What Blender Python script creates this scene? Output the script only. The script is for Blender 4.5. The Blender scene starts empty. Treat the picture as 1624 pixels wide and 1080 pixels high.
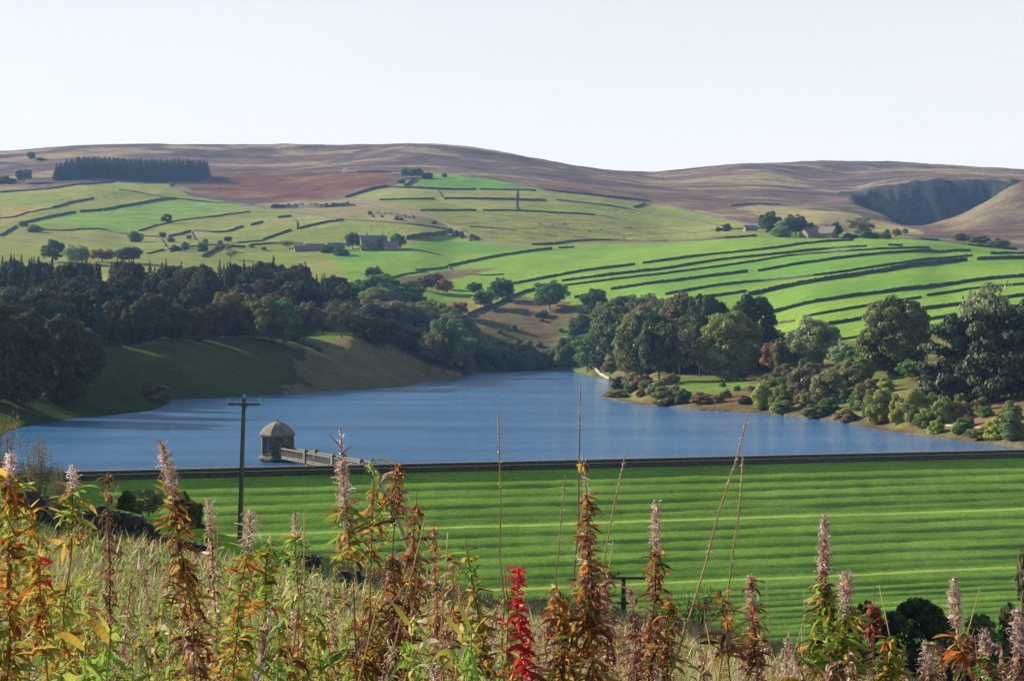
import bpy, math, random
import numpy as np
from mathutils import Vector, Matrix

# ------------------------------------------------------------------ camera, sky, sun
S = bpy.context.scene
F, CX, HY, HC = 3000.0, 812.0, 509.0, 28.0          # focal length in photo px, centre, eye level, eye height above water
cam_d = bpy.data.cameras.new("camera"); cam = bpy.data.objects.new("camera", cam_d)
S.collection.objects.link(cam); S.camera = cam
cam.location = (0, 0, HC); cam.rotation_euler = (math.radians(90), 0, 0)
cam_d.sensor_width = 36; cam_d.lens = 36 * F / 1624; cam_d.shift_y = -31 / 1624
cam_d.clip_start = 0.1; cam_d.clip_end = 30000
SUN_EL, SUN_AZ = math.radians(24), math.radians(-64)   # azimuth from +Y, clockwise seen from above is +
sdir = Vector((math.sin(SUN_AZ) * math.cos(SUN_EL), math.cos(SUN_AZ) * math.cos(SUN_EL), math.sin(SUN_EL)))
w = bpy.data.worlds.new("World"); S.world = w; w.use_nodes = True
nt = w.node_tree; bg = nt.nodes['Background']
sky = nt.nodes.new('ShaderNodeTexSky'); sky.sky_type = 'NISHITA'; sky.sun_disc = False
sky.sun_elevation = SUN_EL; sky.sun_rotation = SUN_AZ
sky.air_density = 1.0; sky.dust_density = 1.0; sky.ozone_density = 1.5
# thin high veil of cloud, thick towards the horizon
tc = nt.nodes.new('ShaderNodeTexCoord'); sep = nt.nodes.new('ShaderNodeSeparateXYZ')
nt.links.new(tc.outputs['Generated'], sep.inputs[0])
mp = nt.nodes.new('ShaderNodeMapping'); mp.inputs['Scale'].default_value = (1.2, 1.2, 9)
nt.links.new(tc.outputs['Generated'], mp.inputs[0])
nz = nt.nodes.new('ShaderNodeTexNoise'); nz.inputs['Scale'].default_value = 2.2; nz.inputs['Detail'].default_value = 4
nt.links.new(mp.outputs[0], nz.inputs[0])
mr = nt.nodes.new('ShaderNodeMapRange'); mr.inputs[1].default_value = 0.08; mr.inputs[2].default_value = 0.42
mr.inputs[3].default_value = 1.02; mr.inputs[4].default_value = 0.06
nt.links.new(sep.outputs[2], mr.inputs[0])
ad = nt.nodes.new('ShaderNodeMath'); ad.operation = 'MULTIPLY_ADD'; ad.inputs[1].default_value = 0.24; ad.use_clamp = True
sb = nt.nodes.new('ShaderNodeMath'); sb.operation = 'SUBTRACT'; sb.inputs[1].default_value = 0.13
nt.links.new(mr.outputs[0], sb.inputs[0]); nt.links.new(nz.outputs[0], ad.inputs[0]); nt.links.new(sb.outputs[0], ad.inputs[2])
mx = nt.nodes.new('ShaderNodeMix'); mx.data_type = 'RGBA'
nt.links.new(ad.outputs[0], mx.inputs[0]); nt.links.new(sky.outputs[0], mx.inputs[6]); mx.inputs[7].default_value = (7.1, 7.1, 7.05, 1)
nt.links.new(mx.outputs[2], bg.inputs['Color']); bg.inputs['Strength'].default_value = 0.065
sl = bpy.data.lights.new("sun", 'SUN'); sl.energy = 5.0; sl.angle = math.radians(0.5); sl.color = (1, .92, .78)
so = bpy.data.objects.new("sun", sl); S.collection.objects.link(so)
so.rotation_euler = sdir.to_track_quat('Z', 'Y').to_euler(); so.location = (-300, 200, 400)
S.view_settings.view_transform = 'Standard'; S.view_settings.look = 'None'
S.view_settings.exposure = 1.1; S.view_settings.gamma = 1; S.view_settings.use_curve_mapping = False
try:
    S.cycles.volume_bounces = 1; S.cycles.max_bounces = 8; S.cycles.transparent_max_bounces = 8
except Exception: pass

# ------------------------------------------------------------------ helpers
COL = S.collection
R = np.random.default_rng(7); random.seed(7)
def tag(o, label=None, cat=None, group=None, kind=None):
    if label: o['label'] = label
    if cat: o['category'] = cat
    if group: o['group'] = group
    if kind: o['kind'] = kind
    return o
def empty(name, loc, parent=None):
    o = bpy.data.objects.new(name, None); o.empty_display_size = .5
    COL.objects.link(o); o.location = loc; o.parent = parent
    return o
def mk(name, V, Fc, mats, col=None, smooth=False, midx=None):
    """mesh from a vertex array and an (n,k) face array or list of such arrays"""
    V = np.asarray(V, dtype=np.float32)
    if not isinstance(Fc, list): Fc = [Fc]
    Fc = [np.asarray(f, dtype=np.int32) for f in Fc if len(f)]
    me = bpy.data.meshes.new(name)
    me.vertices.add(len(V)); me.vertices.foreach_set('co', V.ravel())
    loops = np.concatenate([f.ravel() for f in Fc]); sizes = np.concatenate([np.full(len(f), f.shape[1]) for f in Fc])
    starts = np.concatenate([[0], np.cumsum(sizes)[:-1]])
    me.loops.add(len(loops)); me.loops.foreach_set('vertex_index', loops)
    me.polygons.add(len(sizes)); me.polygons.foreach_set('loop_start', starts.astype(np.int32))
    me.polygons.foreach_set('use_smooth', np.full(len(sizes), bool(smooth)))
    if midx is not None: me.polygons.foreach_set('material_index', np.asarray(midx, dtype=np.int32))
    for m in (mats if isinstance(mats, list) else [mats]): me.materials.append(m)
    if col is not None:
        a = me.color_attributes.new('col', 'FLOAT_COLOR', 'POINT')
        c = np.ones((len(V), 4), dtype=np.float32); c[:, :col.shape[1]] = col
        a.data.foreach_set('color', c.ravel())
    me.update(calc_edges=True); me.validate()
    return me
def ob(name, me, parent=None, loc=(0, 0, 0)):
    o = bpy.data.objects.new(name, me); COL.objects.link(o); o.location = loc; o.parent = parent
    return o
class MB:
    """collects quads of boxes, tubes and lathes"""
    def __init__(s): s.v = []; s.f4 = []; s.f3 = []; s.n = 0
    def add(s, V, f4=(), f3=()):
        V = np.asarray(V, float); s.v.append(V)
        if len(f4): s.f4.append(np.asarray(f4) + s.n)
        if len(f3): s.f3.append(np.asarray(f3) + s.n)
        s.n += len(V)
    def box(s, c, d, rz=0.0, taper=1.0):
        x, y, z = np.array(d) / 2
        V = np.array([(-x, -y, -z), (x, -y, -z), (x, y, -z), (-x, y, -z), (-x*taper, -y*taper, z), (x*taper, -y*taper, z), (x*taper, y*taper, z), (-x*taper, y*taper, z)])
        if rz: V = V @ np.array([[math.cos(rz), math.sin(rz), 0], [-math.sin(rz), math.cos(rz), 0], [0, 0, 1]])
        s.add(V + np.array(c), [(0, 3, 2, 1), (4, 5, 6, 7), (0, 1, 5, 4), (1, 2, 6, 5), (2, 3, 7, 6), (3, 0, 4, 7)])
    def tube(s, P, rad, n=6, cap=True):
        P = np.asarray(P, float); m = len(P); rad = np.broadcast_to(rad, (m,))
        T = np.gradient(P, axis=0); T /= np.linalg.norm(T, axis=1)[:, None] + 1e-9
        up = np.array([0, 0, 1.]) if abs(T[0, 2]) < .9 else np.array([1., 0, 0])
        A = np.cross(T, up); A /= np.linalg.norm(A, axis=1)[:, None] + 1e-9; B = np.cross(T, A)
        a = np.arange(n) * 2 * math.pi / n
        V = P[:, None] + rad[:, None, None] * (np.cos(a)[None, :, None] * A[:, None] + np.sin(a)[None, :, None] * B[:, None])
        f = [(i*n+j, i*n+(j+1) % n, (i+1)*n+(j+1) % n, (i+1)*n+j) for i in range(m-1) for j in range(n)]
        V = V.reshape(-1, 3); f3 = []
        if cap:
            V = np.vstack([V, P[-1:]]); f3 = [((m-1)*n+j, (m-1)*n+(j+1) % n, m*n) for j in range(n)]
        s.add(V, f, f3)
    def lathe(s, c, prof, n=8, rot=0.0):
        c = np.array(c, float); a = np.arange(n) * 2 * math.pi / n + rot; m = len(prof)
        V = np.array([[r*math.cos(t), r*math.sin(t), z] for r, z in prof for t in a]) + c
        f = [(i*n+j, i*n+(j+1) % n, (i+1)*n+(j+1) % n, (i+1)*n+j) for i in range(m-1) for j in range(n)]
        s.add(V, f)
    def mesh(s, name, mat, smooth=False): return mk(name, np.vstack(s.v), [np.vstack(x) for x in (s.f4, s.f3) if x], mat, smooth=smooth)
    def ob(s, name, mat, parent=None, smooth=False): return ob(name, s.mesh(name, mat, smooth), parent)

# value noise, numpy
_g = np.random.default_rng(3).random((256, 256))
def vn(x, y):
    xi = np.floor(x).astype(int); yi = np.floor(y).astype(int); fx = x - xi; fy = y - yi
    fx = fx*fx*(3-2*fx); fy = fy*fy*(3-2*fy)
    a = _g[xi & 255, yi & 255]; b = _g[(xi+1) & 255, yi & 255]; c = _g[xi & 255, (yi+1) & 255]; d = _g[(xi+1) & 255, (yi+1) & 255]
    return (a*(1-fx)+b*fx)*(1-fy) + (c*(1-fx)+d*fx)*fy
def fbm(x, y, o=4):
    s = 0; a = .5; t = 0
    for i in range(o):
        s = s + a*vn(x + 17.3*i, y + 41.7*i); t += a; a *= .5; x = x*2.03; y = y*2.03
    return s/t
def pchip(xk, yk, x):
    xk = np.asarray(xk, float); yk = np.asarray(yk, float); h = np.diff(xk); d = np.diff(yk)/h
    m = np.zeros(len(xk)); m[0] = d[0]; m[-1] = d[-1]
    for i in range(1, len(xk)-1):
        if d[i-1]*d[i] > 0:
            w1 = 2*h[i]+h[i-1]; w2 = h[i]+2*h[i-1]; m[i] = (w1+w2)/(w1/d[i-1]+w2/d[i])
    x = np.clip(x, xk[0], xk[-1]); i = np.clip(np.searchsorted(xk, x)-1, 0, len(h)-1)
    t = (x-xk[i])/h[i]
    return (2*t**3-3*t*t+1)*yk[i] + (t**3-2*t*t+t)*h[i]*m[i] + (3*t*t-2*t**3)*yk[i+1] + (t**3-t*t)*h[i]*m[i+1]

# ------------------------------------------------------------------ the lie of the land
def z_of(D, y): return HC + D*(HY-y)/F
NEAR = {-300: [(20, 23.6), (45, 22.6), (70, 22.4), (110, 22), (150, 20), (200, 16), (260, 9), (300, 6), (400, 6)],
        0: [(20, 1060), (40, 905), (70, 806), (90, 782), (115, 770), (140, 768), (200, 5.), (260, -18.), (300, -22.), (400, -6.)],
        200: [(20, 1090), (40, 950), (70, 853), (90, 832), (115, 816), (135, 814), (200, 0.), (260, -20.), (300, -23.), (400, -6.)],
        400: [(20, 1110), (40, 1000), (70, 905), (90, 883), (115, 864), (130, 862), (160, 6.), (200, -6.), (260, -21.), (300, -23.), (400, -6.)],
        600: [(20, 1130), (40, 1035), (70, 945), (100, 918), (130, 10.), (160, 2.), (260, -22.), (300, -23.), (400, -6.)],
        800: [(20, 1150), (40, 1062), (70, 985), (100, 958), (130, 7.), (170, -4.), (260, -22.), (300, -23.), (400, -6.)],
        1000: [(20, 1165), (40, 1085), (70, 1008), (110, 986), (130, 6.), (180, -8.), (260, -22.), (300, -23.), (400, -6.)],
        1200: [(20, 1180), (40, 1110), (70, 1045), (100, 1020), (130, 4.), (180, -8.), (260, -22.), (300, -23.), (400, -6.)],
        1400: [(20, 1190), (40, 1150), (70, 1092), (100, 1078), (130, 2.), (180, -8.), (260, -21.), (300, -22.), (400, -6.)],
        1624: [(20, 1200), (40, 1165), (70, 1128), (100, 1115), (130, 1.), (180, -8.), (260, -18.), (300, -20.), (400, -4.)],
        1950: [(20, 1200), (40, 1165), (70, 1128), (100, 1110), (130, 2.), (180, -4.), (260, -8.), (300, -6.), (400, 6.)]}
FAR = {
 -300: [(600, 25.), (800, 42.), (1100, 58.), (1400, 400), (1800, 340), (2150, 300), (2400, 275), (2650, 252), (2850, 246), (3300, 280.)],
 0: [(491, 0.), (520, 5.), (600, 13.), (700, 22.), (800, 31.), (900, 38.), (1100, 48.), (1400, 400), (1600, 372), (1800, 346), (2000, 320), (2150, 303), (2400, 276), (2650, 251), (2850, 242), (3200, 275.)],
 140: [(560, 0.), (572, 5.), (588, 8.6), (612, 7.), (640, 574), (680, 546), (760, 24.), (850, 33.), (950, 41.), (1100, 48.), (1400, 402), (1600, 375), (1800, 348), (2000, 322), (2150, 298), (2250, 285), (2600, 250), (2850, 232), (3200, 280.)],
 205: [(606, 0.), (616, 4.6), (632, 4.9), (650, 2.6), (668, 586), (700, 554), (722, 543), (800, 528), (880, 34.), (950, 41.), (1070, 47.), (1400, 405), (1600, 382), (1800, 351), (2000, 325), (2150, 301), (2250, 289), (2600, 251), (2850, 231), (3200, 283.)],
 265: [(655, 0.), (680, 592), (710, 556), (735, 543), (800, 529), (880, 33.), (950, 41.), (1050, 46.), (1400, 408), (1500, 394), (1650, 374), (1800, 354), (2000, 328), (2150, 305), (2250, 292), (2600, 252), (2850, 231), (3200, 285.)],
 400: [(718, 0.), (740, 590), (765, 556), (785, 538), (830, 532), (880, 526), (950, 493), (1050, 468), (1200, 448), (1400, 416), (1500, 396), (1650, 371), (1800, 352), (2000, 330), (2100, 318), (2300, 287), (2600, 255), (2900, 231), (3300, 285.)],
 550: [(764, 0.), (785, 590), (812, 552), (835, 534), (890, 523), (960, 26.), (1060, 30.), (1150, 38.), (1250, 441), (1400, 412), (1500, 393), (1700, 357), (1900, 332), (2050, 314), (2150, 298), (2300, 277), (2600, 252), (2900, 232), (3300, 285.)],
 650: [(815, 0.), (850, 7.), (900, 12.), (950, 9.), (1030, 10.), (1130, 500), (1200, 467), (1300, 437), (1400, 413), (1500, 391), (1650, 362), (1800, 340), (2000, 315), (2100, 298), (2200, 286), (2350, 271), (2900, 232), (3300, 280.)],
 725: [(900, 0.), (960, 2.), (1020, 5.), (1080, 12.), (1150, 500), (1220, 470), (1300, 445), (1450, 410), (1550, 390), (1650, 371), (1800, 346), (1950, 326), (2050, 310), (2150, 297), (2250, 280), (2350, 274), (2900, 235), (3300, 275.)],
 850: [(1063, 0.), (1085, 5.), (1100, 560), (1130, 520), (1160, 492), (1195, 473), (1280, 446), (1430, 411), (1550, 393), (1700, 366), (1850, 345), (2050, 319), (2150, 303), (2400, 280), (2900, 256), (3300, 250.)],
 950: [(954, 0.), (1000, 575), (1100, 530), (1150, 487), (1190, 463), (1245, 442), (1390, 416), (1550, 394), (1700, 375), (1850, 350), (2000, 333), (2150, 312), (2400, 291), (3000, 274), (3400, 240.)],
 1050: [(627, 0.), (660, 4.), (720, 7.), (780, 8.), (850, 11.), (900, 542), (1000, 496), (1110, 467), (1225, 440), (1380, 410), (1500, 391), (1650, 381), (1800, 366), (1950, 346), (2100, 331), (2300, 308), (2700, 287), (3100, 275), (3500, 250.)],
 1200: [(575, 0.), (600, 4.), (660, 7.), (720, 7.), (800, 12.), (880, 541), (950, 506), (1060, 470), (1220, 430), (1370, 400), (1500, 376), (1600, 370), (1750, 357), (1900, 346), (2100, 328), (2500, 296), (3200, 264), (3700, 265.)],
 1300: [(538, 0.), (560, 3.), (620, 8.), (700, 13.), (780, 552), (850, 520), (950, 481), (1100, 441), (1250, 411), (1400, 390), (1500, 377), (1600, 370), (1800, 351), (2000, 336), (2300, 315), (2500, 302), (2800, 282), (3300, 259), (3800, 275.)],
 1350: [(512, 0.), (540, 3.), (610, 9.), (700, 15.), (780, 542), (850, 512), (950, 475), (1100, 436), (1250, 405), (1400, 386), (1500, 378), (1700, 368), (1900, 350), (2100, 331), (2300, 313), (2400, 312), (2500, 303), (2900, 278), (3300, 259), (3800, 275.)],
 1400: [(491, 0.), (520, 4.), (600, 10.), (700, 16.), (780, 532), (850, 505), (950, 471), (1100, 431), (1250, 402), (1400, 384), (1500, 379), (1700, 369), (1900, 358), (2150, 342), (2250, 385), (2400, 372), (2480, 295), (2700, 286), (3000, 270), (3300, 259), (3800, 270.)],
 1450: [(465, 0.), (495, 4.), (580, 10.), (680, 15.), (780, 526), (850, 499), (950, 467), (1100, 428), (1250, 402), (1400, 384), (1500, 379), (1700, 372), (2000, 361), (2150, 378), (2400, 378), (2480, 290), (2700, 282), (3000, 270), (3300, 261), (3800, 270.)],
 1500: [(450, 0.), (480, 4.), (560, 9.), (660, 14.), (760, 527), (820, 503), (900, 479), (1000, 453), (1150, 421), (1300, 401), (1400, 387), (1500, 382), (1650, 373), (1850, 361), (2000, 349), (2150, 365), (2400, 370), (2480, 287), (2700, 279), (3000, 270), (3300, 264), (3800, 270.)],
 1560: [(430, 0.), (460, 4.), (540, 9.), (640, 14.), (740, 526), (810, 499), (900, 471), (1000, 447), (1150, 419), (1300, 402), (1450, 391), (1650, 376), (1800, 350), (1950, 323), (2100, 350), (2400, 362), (2480, 286), (2700, 280), (3000, 273), (3300, 268), (3800, 260.)],
 1624: [(414, 0.), (450, 5.), (520, 10.), (620, 15.), (720, 525), (800, 493), (900, 465), (1000, 441), (1150, 418), (1300, 404), (1450, 398), (1650, 375), (1800, 340), (1950, 288), (2100, 310), (2400, 332), (2480, 287), (2700, 281), (3000, 275), (3300, 272), (3800, 250.)],
 1950: [(450, 12.), (520, 16.), (620, 22.), (720, 30.), (800, 36.), (900, 45.), (1000, 52.), (1150, 62.), (1300, 72.), (1450, 84.), (1650, 110.), (1800, 150.), (1950, 185.), (2400, 190.), (3300, 250.), (3800, 250.)]}
DG = np.unique(np.concatenate([np.linspace(0, 20, 20), np.linspace(20, 420, 260), np.linspace(420, 2600, 900), np.linspace(2600, 4200, 160), np.linspace(4200, 9000, 20)]))
def column(pts): return [(d, v if isinstance(v, float) else z_of(d, v)) for d, v in pts]
def ztab(tbl, head, tail):
    ks = sorted(tbl); M = []
    for k in ks:
        c = head + column(tbl[k]) + tail
        M.append(pchip([a for a, _ in c], [b for _, b in c], DG))
    return np.array(ks, float), np.array(M)
kn, Mn = ztab(NEAR, [(0, 26.35), (6, 25.5)], [(410, -6.)])
kf, Mf = ztab(FAR, [(0, -5.), (401, -5.)], [(4600, 190.), (9000, 60.)])
PXG = np.linspace(-900, 2500, 426)
def across(k, M):
    out = np.empty((len(PXG), len(DG)))
    for j in range(len(DG)): out[:, j] = pchip(k, M[:, j], PXG)
    return out
TN = across(kn, Mn); TF = across(kf, Mf)
TAB = np.where(DG[None] < 400, TN, TF)
def lut(T, px, D):
    px = np.clip(px, PXG[0], PXG[-1]-.01); D = np.clip(D, 0, DG[-1]-.01)
    fi = (px-PXG[0])/(PXG[1]-PXG[0]); i = fi.astype(int); a = fi-i
    j = np.clip(np.searchsorted(DG, D, side='right')-1, 0, len(DG)-2); b = (D-DG[j])/(DG[j+1]-DG[j])
    return (T[i, j]*(1-a)+T[i+1, j]*a)*(1-b) + (T[i, j+1]*(1-a)+T[i+1, j+1]*a)*b
SH = [(-70, 768), (-40, 710), (20, 681), (60, 672), (120, 664), (180, 658), (235, 652), (258, 646), (266, 640), (271, 633), (350, 631), (450, 624.5), (560, 618),
      (640, 613), (657, 611), (663, 607), (725, 601), (735, 597), (745, 591), (780, 588.5), (850, 587.5), (915, 590), (938, 596), (958, 601), (969, 607), (966, 616),
      (951, 629), (985, 637), (1020, 642), (1060, 645), (1110, 651), (1200, 655), (1260, 661), (1330, 668), (1370, 678), (1420, 686), (1480, 694), (1560, 704), (1624, 711), (1720, 722), (1760, 736)]
def wpt(px, py, z=0.0):
    D = (HC-z)*F/(py-HY); return ((px-CX)/F*D, D)
LAKE = np.array([wpt(*p) for p in SH])
def seg_dist(X, Y, P, closed=True):
    d = np.full(X.shape, 1e9); n = len(P)
    for i in range(n if closed else n-1):
        a = P[i]; b = P[(i+1) % n]; e = b-a; L = e@e+1e-9
        t = np.clip(((X-a[0])*e[0]+(Y-a[1])*e[1])/L, 0, 1)
        d = np.minimum(d, np.hypot(X-a[0]-t*e[0], Y-a[1]-t*e[1]))
    return d
def inside(X, Y, P):
    r = np.zeros(X.shape, bool); n = len(P)
    for i in range(n):
        x1, y1 = P[i]; x2, y2 = P[(i+1) % n]
        if y1 == y2: continue
        r ^= ((y1 > Y) != (y2 > Y)) & (X < (x2-x1)*(Y-y1)/(y2-y1)+x1)
    return r
DD = np.array((.955, .296)); DN = np.array((.296, -.955)); D0 = np.array((0., 343.4))      # dam: along the crest, downstream, a point on it
def dam_z(t): return np.where(t < 5.6, 1.3, np.maximum(1.3-(t-5.6)/2.4, -24))
def hh(X, Y):
    X = np.asarray(X, float); Y = np.asarray(Y, float)
    px = CX + F*X/np.maximum(Y, 12); z = lut(TAB, px, np.maximum(Y, 0))
    amp = np.clip((Y-60)/800, 0, 1)*.9 + np.clip((Y-1500)/1500, 0, 1)*1.2
    z = z + (fbm(X/38, Y/38, 4)-.5)*2*amp*np.clip((Y-100)/300, 0, 1) + (fbm(X/3+9, Y/3, 3)-.5)*.35*np.clip((220-Y)/40, 0, 1)*np.clip((Y-2)/6, 0, 1)
    z = z + (fbm(X/28+3, Y/90, 4)-.5)*13*np.clip((Y-2330)/60, 0, 1)*np.clip((2520-Y)/40, 0, 1)*np.clip((px-1340)/50, 0, 1)
    nearlake = (Y > 300) & (Y < 1200)
    if nearlake.any():
        x = X[nearlake] if X.ndim else X; y = Y[nearlake] if Y.ndim else Y
        sd = seg_dist(x, y, LAKE); ins = inside(x, y, LAKE)
        zz = z[nearlake] if z.ndim else z
        wob = (fbm(x/9, y/9, 3)-.5)*1.2
        out = np.clip(zz, .12+.02*sd, .25+np.maximum(sd+wob, 0)*.75 + 0.0*zz)
        r = np.where(ins, -.4-.4*np.minimum(sd, 8), out)
        r = np.where((y < 400) & ~ins & (zz < 0), zz, r)
        if z.ndim: z[nearlake] = r
        else: z = r
    t = (X-D0[0])*DN[0] + (Y-D0[1])*DN[1]
    z = np.where((t > -4) & (t < 75) & (Y > 200), np.minimum(z, dam_z(np.clip(t, 0, 99))-1.2), z)
    return z
def h1(x, y): return float(hh(np.array([x]), np.array([y]))[0])
DH = np.concatenate([np.linspace(10, 420, 500), np.linspace(421, 3400, 2200)])
_hc = {}
def hit(px, py, Dmin=400.0, Dmax=3400.0):
    """where the line of sight through a photo pixel meets the land"""
    k = round(px, 1)
    if k not in _hc:
        X = (px-CX)/F*DH; zz = hh(X, DH); _hc[k] = HY+F*(HC-zz)/DH
    yy = _hc[k]; ok = np.where((DH >= Dmin) & (yy <= py))[0]
    if not len(ok): D = Dmax
    else:
        i = ok[0]; D = DH[i]
        if i > 0 and DH[i-1] >= Dmin and yy[i-1] > py: D = DH[i-1]+(DH[i]-DH[i-1])*(yy[i-1]-py)/(yy[i-1]-yy[i]+1e-9)
    D = min(D, Dmax); x = (px-CX)/F*D
    return np.array((x, D, h1(x, D)))

# ------------------------------------------------------------------ materials
def mat(name): 
    m = bpy.data.materials.new(name); m.use_nodes = True; return m, m.node_tree, m.node_tree.nodes['Principled BSDF']
def noise_mul(nt, src, scale, lo, hi, coord='Object', detail=5, stretch=(1, 1, 1), rough=.6):
    """multiplies a colour socket by procedural noise between lo and hi"""
    tc = nt.nodes.new('ShaderNodeTexCoord'); mp = nt.nodes.new('ShaderNodeMapping'); mp.inputs['Scale'].default_value = stretch
    nz = nt.nodes.new('ShaderNodeTexNoise'); nz.inputs['Scale'].default_value = scale; nz.inputs['Detail'].default_value = detail; nz.inputs['Roughness'].default_value = rough
    mr = nt.nodes.new('ShaderNodeMapRange'); mr.inputs[1].default_value = .3; mr.inputs[2].default_value = .7; mr.inputs[3].default_value = lo; mr.inputs[4].default_value = hi
    mu = nt.nodes.new('ShaderNodeVectorMath'); mu.operation = 'SCALE'
    nt.links.new(tc.outputs[coord], mp.inputs[0]); nt.links.new(mp.outputs[0], nz.inputs[0]); nt.links.new(nz.outputs[0], mr.inputs[0])
    nt.links.new(mr.outputs[0], mu.inputs['Scale']); nt.links.new(src, mu.inputs[0])
    return mu.outputs[0], nz
def rgb(nt, c): n = nt.nodes.new('ShaderNodeRGB'); n.outputs[0].default_value = (*c, 1); return n.outputs[0]
def simple(name, c, scale=3, lo=.7, hi=1.3, rough=.85, bump=0, coord='Object', spec=.3, stretch=(1, 1, 1)):
    m, nt, b = mat(name); s, nz = noise_mul(nt, rgb(nt, c), scale, lo, hi, coord, stretch=stretch); nt.links.new(s, b.inputs['Base Color'])
    b.inputs['Roughness'].default_value = rough; b.inputs['Specular IOR Level'].default_value = spec
    if bump:
        bp = nt.nodes.new('ShaderNodeBump'); bp.inputs['Strength'].default_value = bump; bp.inputs['Distance'].default_value = .1
        nt.links.new(nz.outputs[0], bp.inputs['Height']); nt.links.new(bp.outputs[0], b.inputs['Normal'])
    return m
def leafy(name, attr, trans=.35, lo=.7, hi=1.3, scale=1.0, rough=.7):
    """leaves: diffuse with some light passing through; colour from the mesh attribute or the object colour"""
    m, nt, b = mat(name); nt.nodes.remove(b); out = nt.nodes['Material Output']
    if attr == 'object': src = nt.nodes.new('ShaderNodeObjectInfo').outputs['Color']
    else: n = nt.nodes.new('ShaderNodeVertexColor'); n.layer_name = attr; src = n.outputs[0]
    if attr == 'object':
        vc = nt.nodes.new('ShaderNodeVertexColor'); vc.layer_name = 'col'; mu = nt.nodes.new('ShaderNodeVectorMath'); mu.operation = 'MULTIPLY'
        nt.links.new(src, mu.inputs[0]); nt.links.new(vc.outputs[0], mu.inputs[1]); src = mu.outputs[0]
    s, _ = noise_mul(nt, src, scale, lo, hi)
    d = nt.nodes.new('ShaderNodeBsdfDiffuse'); t = nt.nodes.new('ShaderNodeBsdfTranslucent'); g = nt.nodes.new('ShaderNodeBsdfGlossy'); g.inputs['Roughness'].default_value = rough*.7
    mi = nt.nodes.new('ShaderNodeMixShader'); mi.inputs[0].default_value = trans; m2 = nt.nodes.new('ShaderNodeMixShader'); m2.inputs[0].default_value = .012
    nt.links.new(s, d.inputs[0]); nt.links.new(s, t.inputs[0]); nt.links.new(d.outputs[0], mi.inputs[1]); nt.links.new(t.outputs[0], mi.inputs[2])
    nt.links.new(mi.outputs[0], m2.inputs[1]); nt.links.new(g.outputs[0], m2.inputs[2]); nt.links.new(m2.outputs[0], out.inputs[0])
    return m
M_LEAF = leafy('tree_leaves', 'object', .3, .65, 1.35, 2.5)
M_NEEDLE = leafy('conifer_needles', 'object', .08, .6, 1.4, 2.5)
M_PLANT = leafy('wild_plant', 'col', .42, .75, 1.25, 9)
M_GRASSB = leafy('grass_blades', 'col', .4, .75, 1.25, .8)
M_BARK = simple('bark', (.075, .06, .045), 6, .6, 1.4, .9, .3)
M_STONEW = simple('dry_stone', (.062, .062, .048), 2.2, .45, 1.6, .95, .5)
M_COPE = simple('coping_stone', (.3, .26, .2), 2.5, .6, 1.3, .9, .3)
M_RAIL = simple('bridge_stone', (.2, .18, .14), 2, .6, 1.3)
M_TOWER = simple('weathered_gritstone', (.14, .125, .1), 1.6, .4, 1.6, .9, .4)
M_ROOFS = simple('lichened_dome_stone', (.19, .18, .15), 1.2, .5, 1.4, .9, .3)
M_GLASS = simple('dark_blue_glass', (.04, .075, .15), 1, .8, 1.2, .3, spec=.4)
M_SLATE = simple('roof_slate', (.17, .15, .13), 1.5, .7, 1.3, .8)
M_HOUSE = simple('house_stone', (.19, .16, .12), 1.2, .6, 1.35, .9)
M_WOODP = simple('weathered_pole_wood', (.13, .12, .095), 3, .6, 1.35, .85, stretch=(4, 4, .4))
M_DARKM = simple('dark_metal', (.03, .035, .03), 5, .8, 1.2, .5)
M_CERAM = simple('pale_insulator', (.5, .5, .48), 5, .9, 1.1, .3)
M_WOOL = simple('sheep_wool', (.72, .68, .58), 8, .85, 1.1, .95)
M_FACE = simple('sheep_face', (.1, .09, .08), 8, .85, 1.1, .95)
M_ROAD = simple('dam_road_asphalt', (.09, .09, .085), 2, .8, 1.2, .95)
M_TRACK = simple('stony_track', (.2, .165, .11), .25, .75, 1.25, .95)

# terrain: land cover colour is a point attribute, broken up by procedural grain
def terrain_mat():
    m, nt, b = mat('land_cover'); vc = nt.nodes.new('ShaderNodeVertexColor'); vc.layer_name = 'col'
    s1, n1 = noise_mul(nt, vc.outputs[0], .03, .62, 1.42, detail=9, rough=.72, stretch=(.7, 1, 1))
    s1, n3 = noise_mul(nt, s1, .16, .7, 1.35, detail=7, rough=.7, stretch=(.5, 1, 1))
    mi = nt.nodes.new('ShaderNodeMix'); mi.data_type = 'RGBA'
    nt.links.new(vc.outputs['Alpha'], mi.inputs[0]); nt.links.new(vc.outputs[0], mi.inputs[6]); nt.links.new(s1, mi.inputs[7])
    s, n2 = noise_mul(nt, mi.outputs[2], .6, .78, 1.22, detail=6, rough=.7)
    nt.links.new(s, b.inputs['Base Color']); b.inputs['Roughness'].default_value = 1; b.inputs['Specular IOR Level'].default_value = 0
    ad = nt.nodes.new('ShaderNodeMath'); ad.operation = 'MULTIPLY_ADD'; ad.inputs[1].default_value = 4
    nt.links.new(n3.outputs[0], ad.inputs[0]); nt.links.new(n2.outputs[0], ad.inputs[2])
    bp = nt.nodes.new('ShaderNodeBump'); bp.inputs['Strength'].default_value = .6; bp.inputs['Distance'].default_value = 1.0
    nt.links.new(ad.outputs[0], bp.inputs['Height']); nt.links.new(bp.outputs[0], b.inputs['Normal'])
    return m
M_LAND = terrain_mat()

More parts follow.
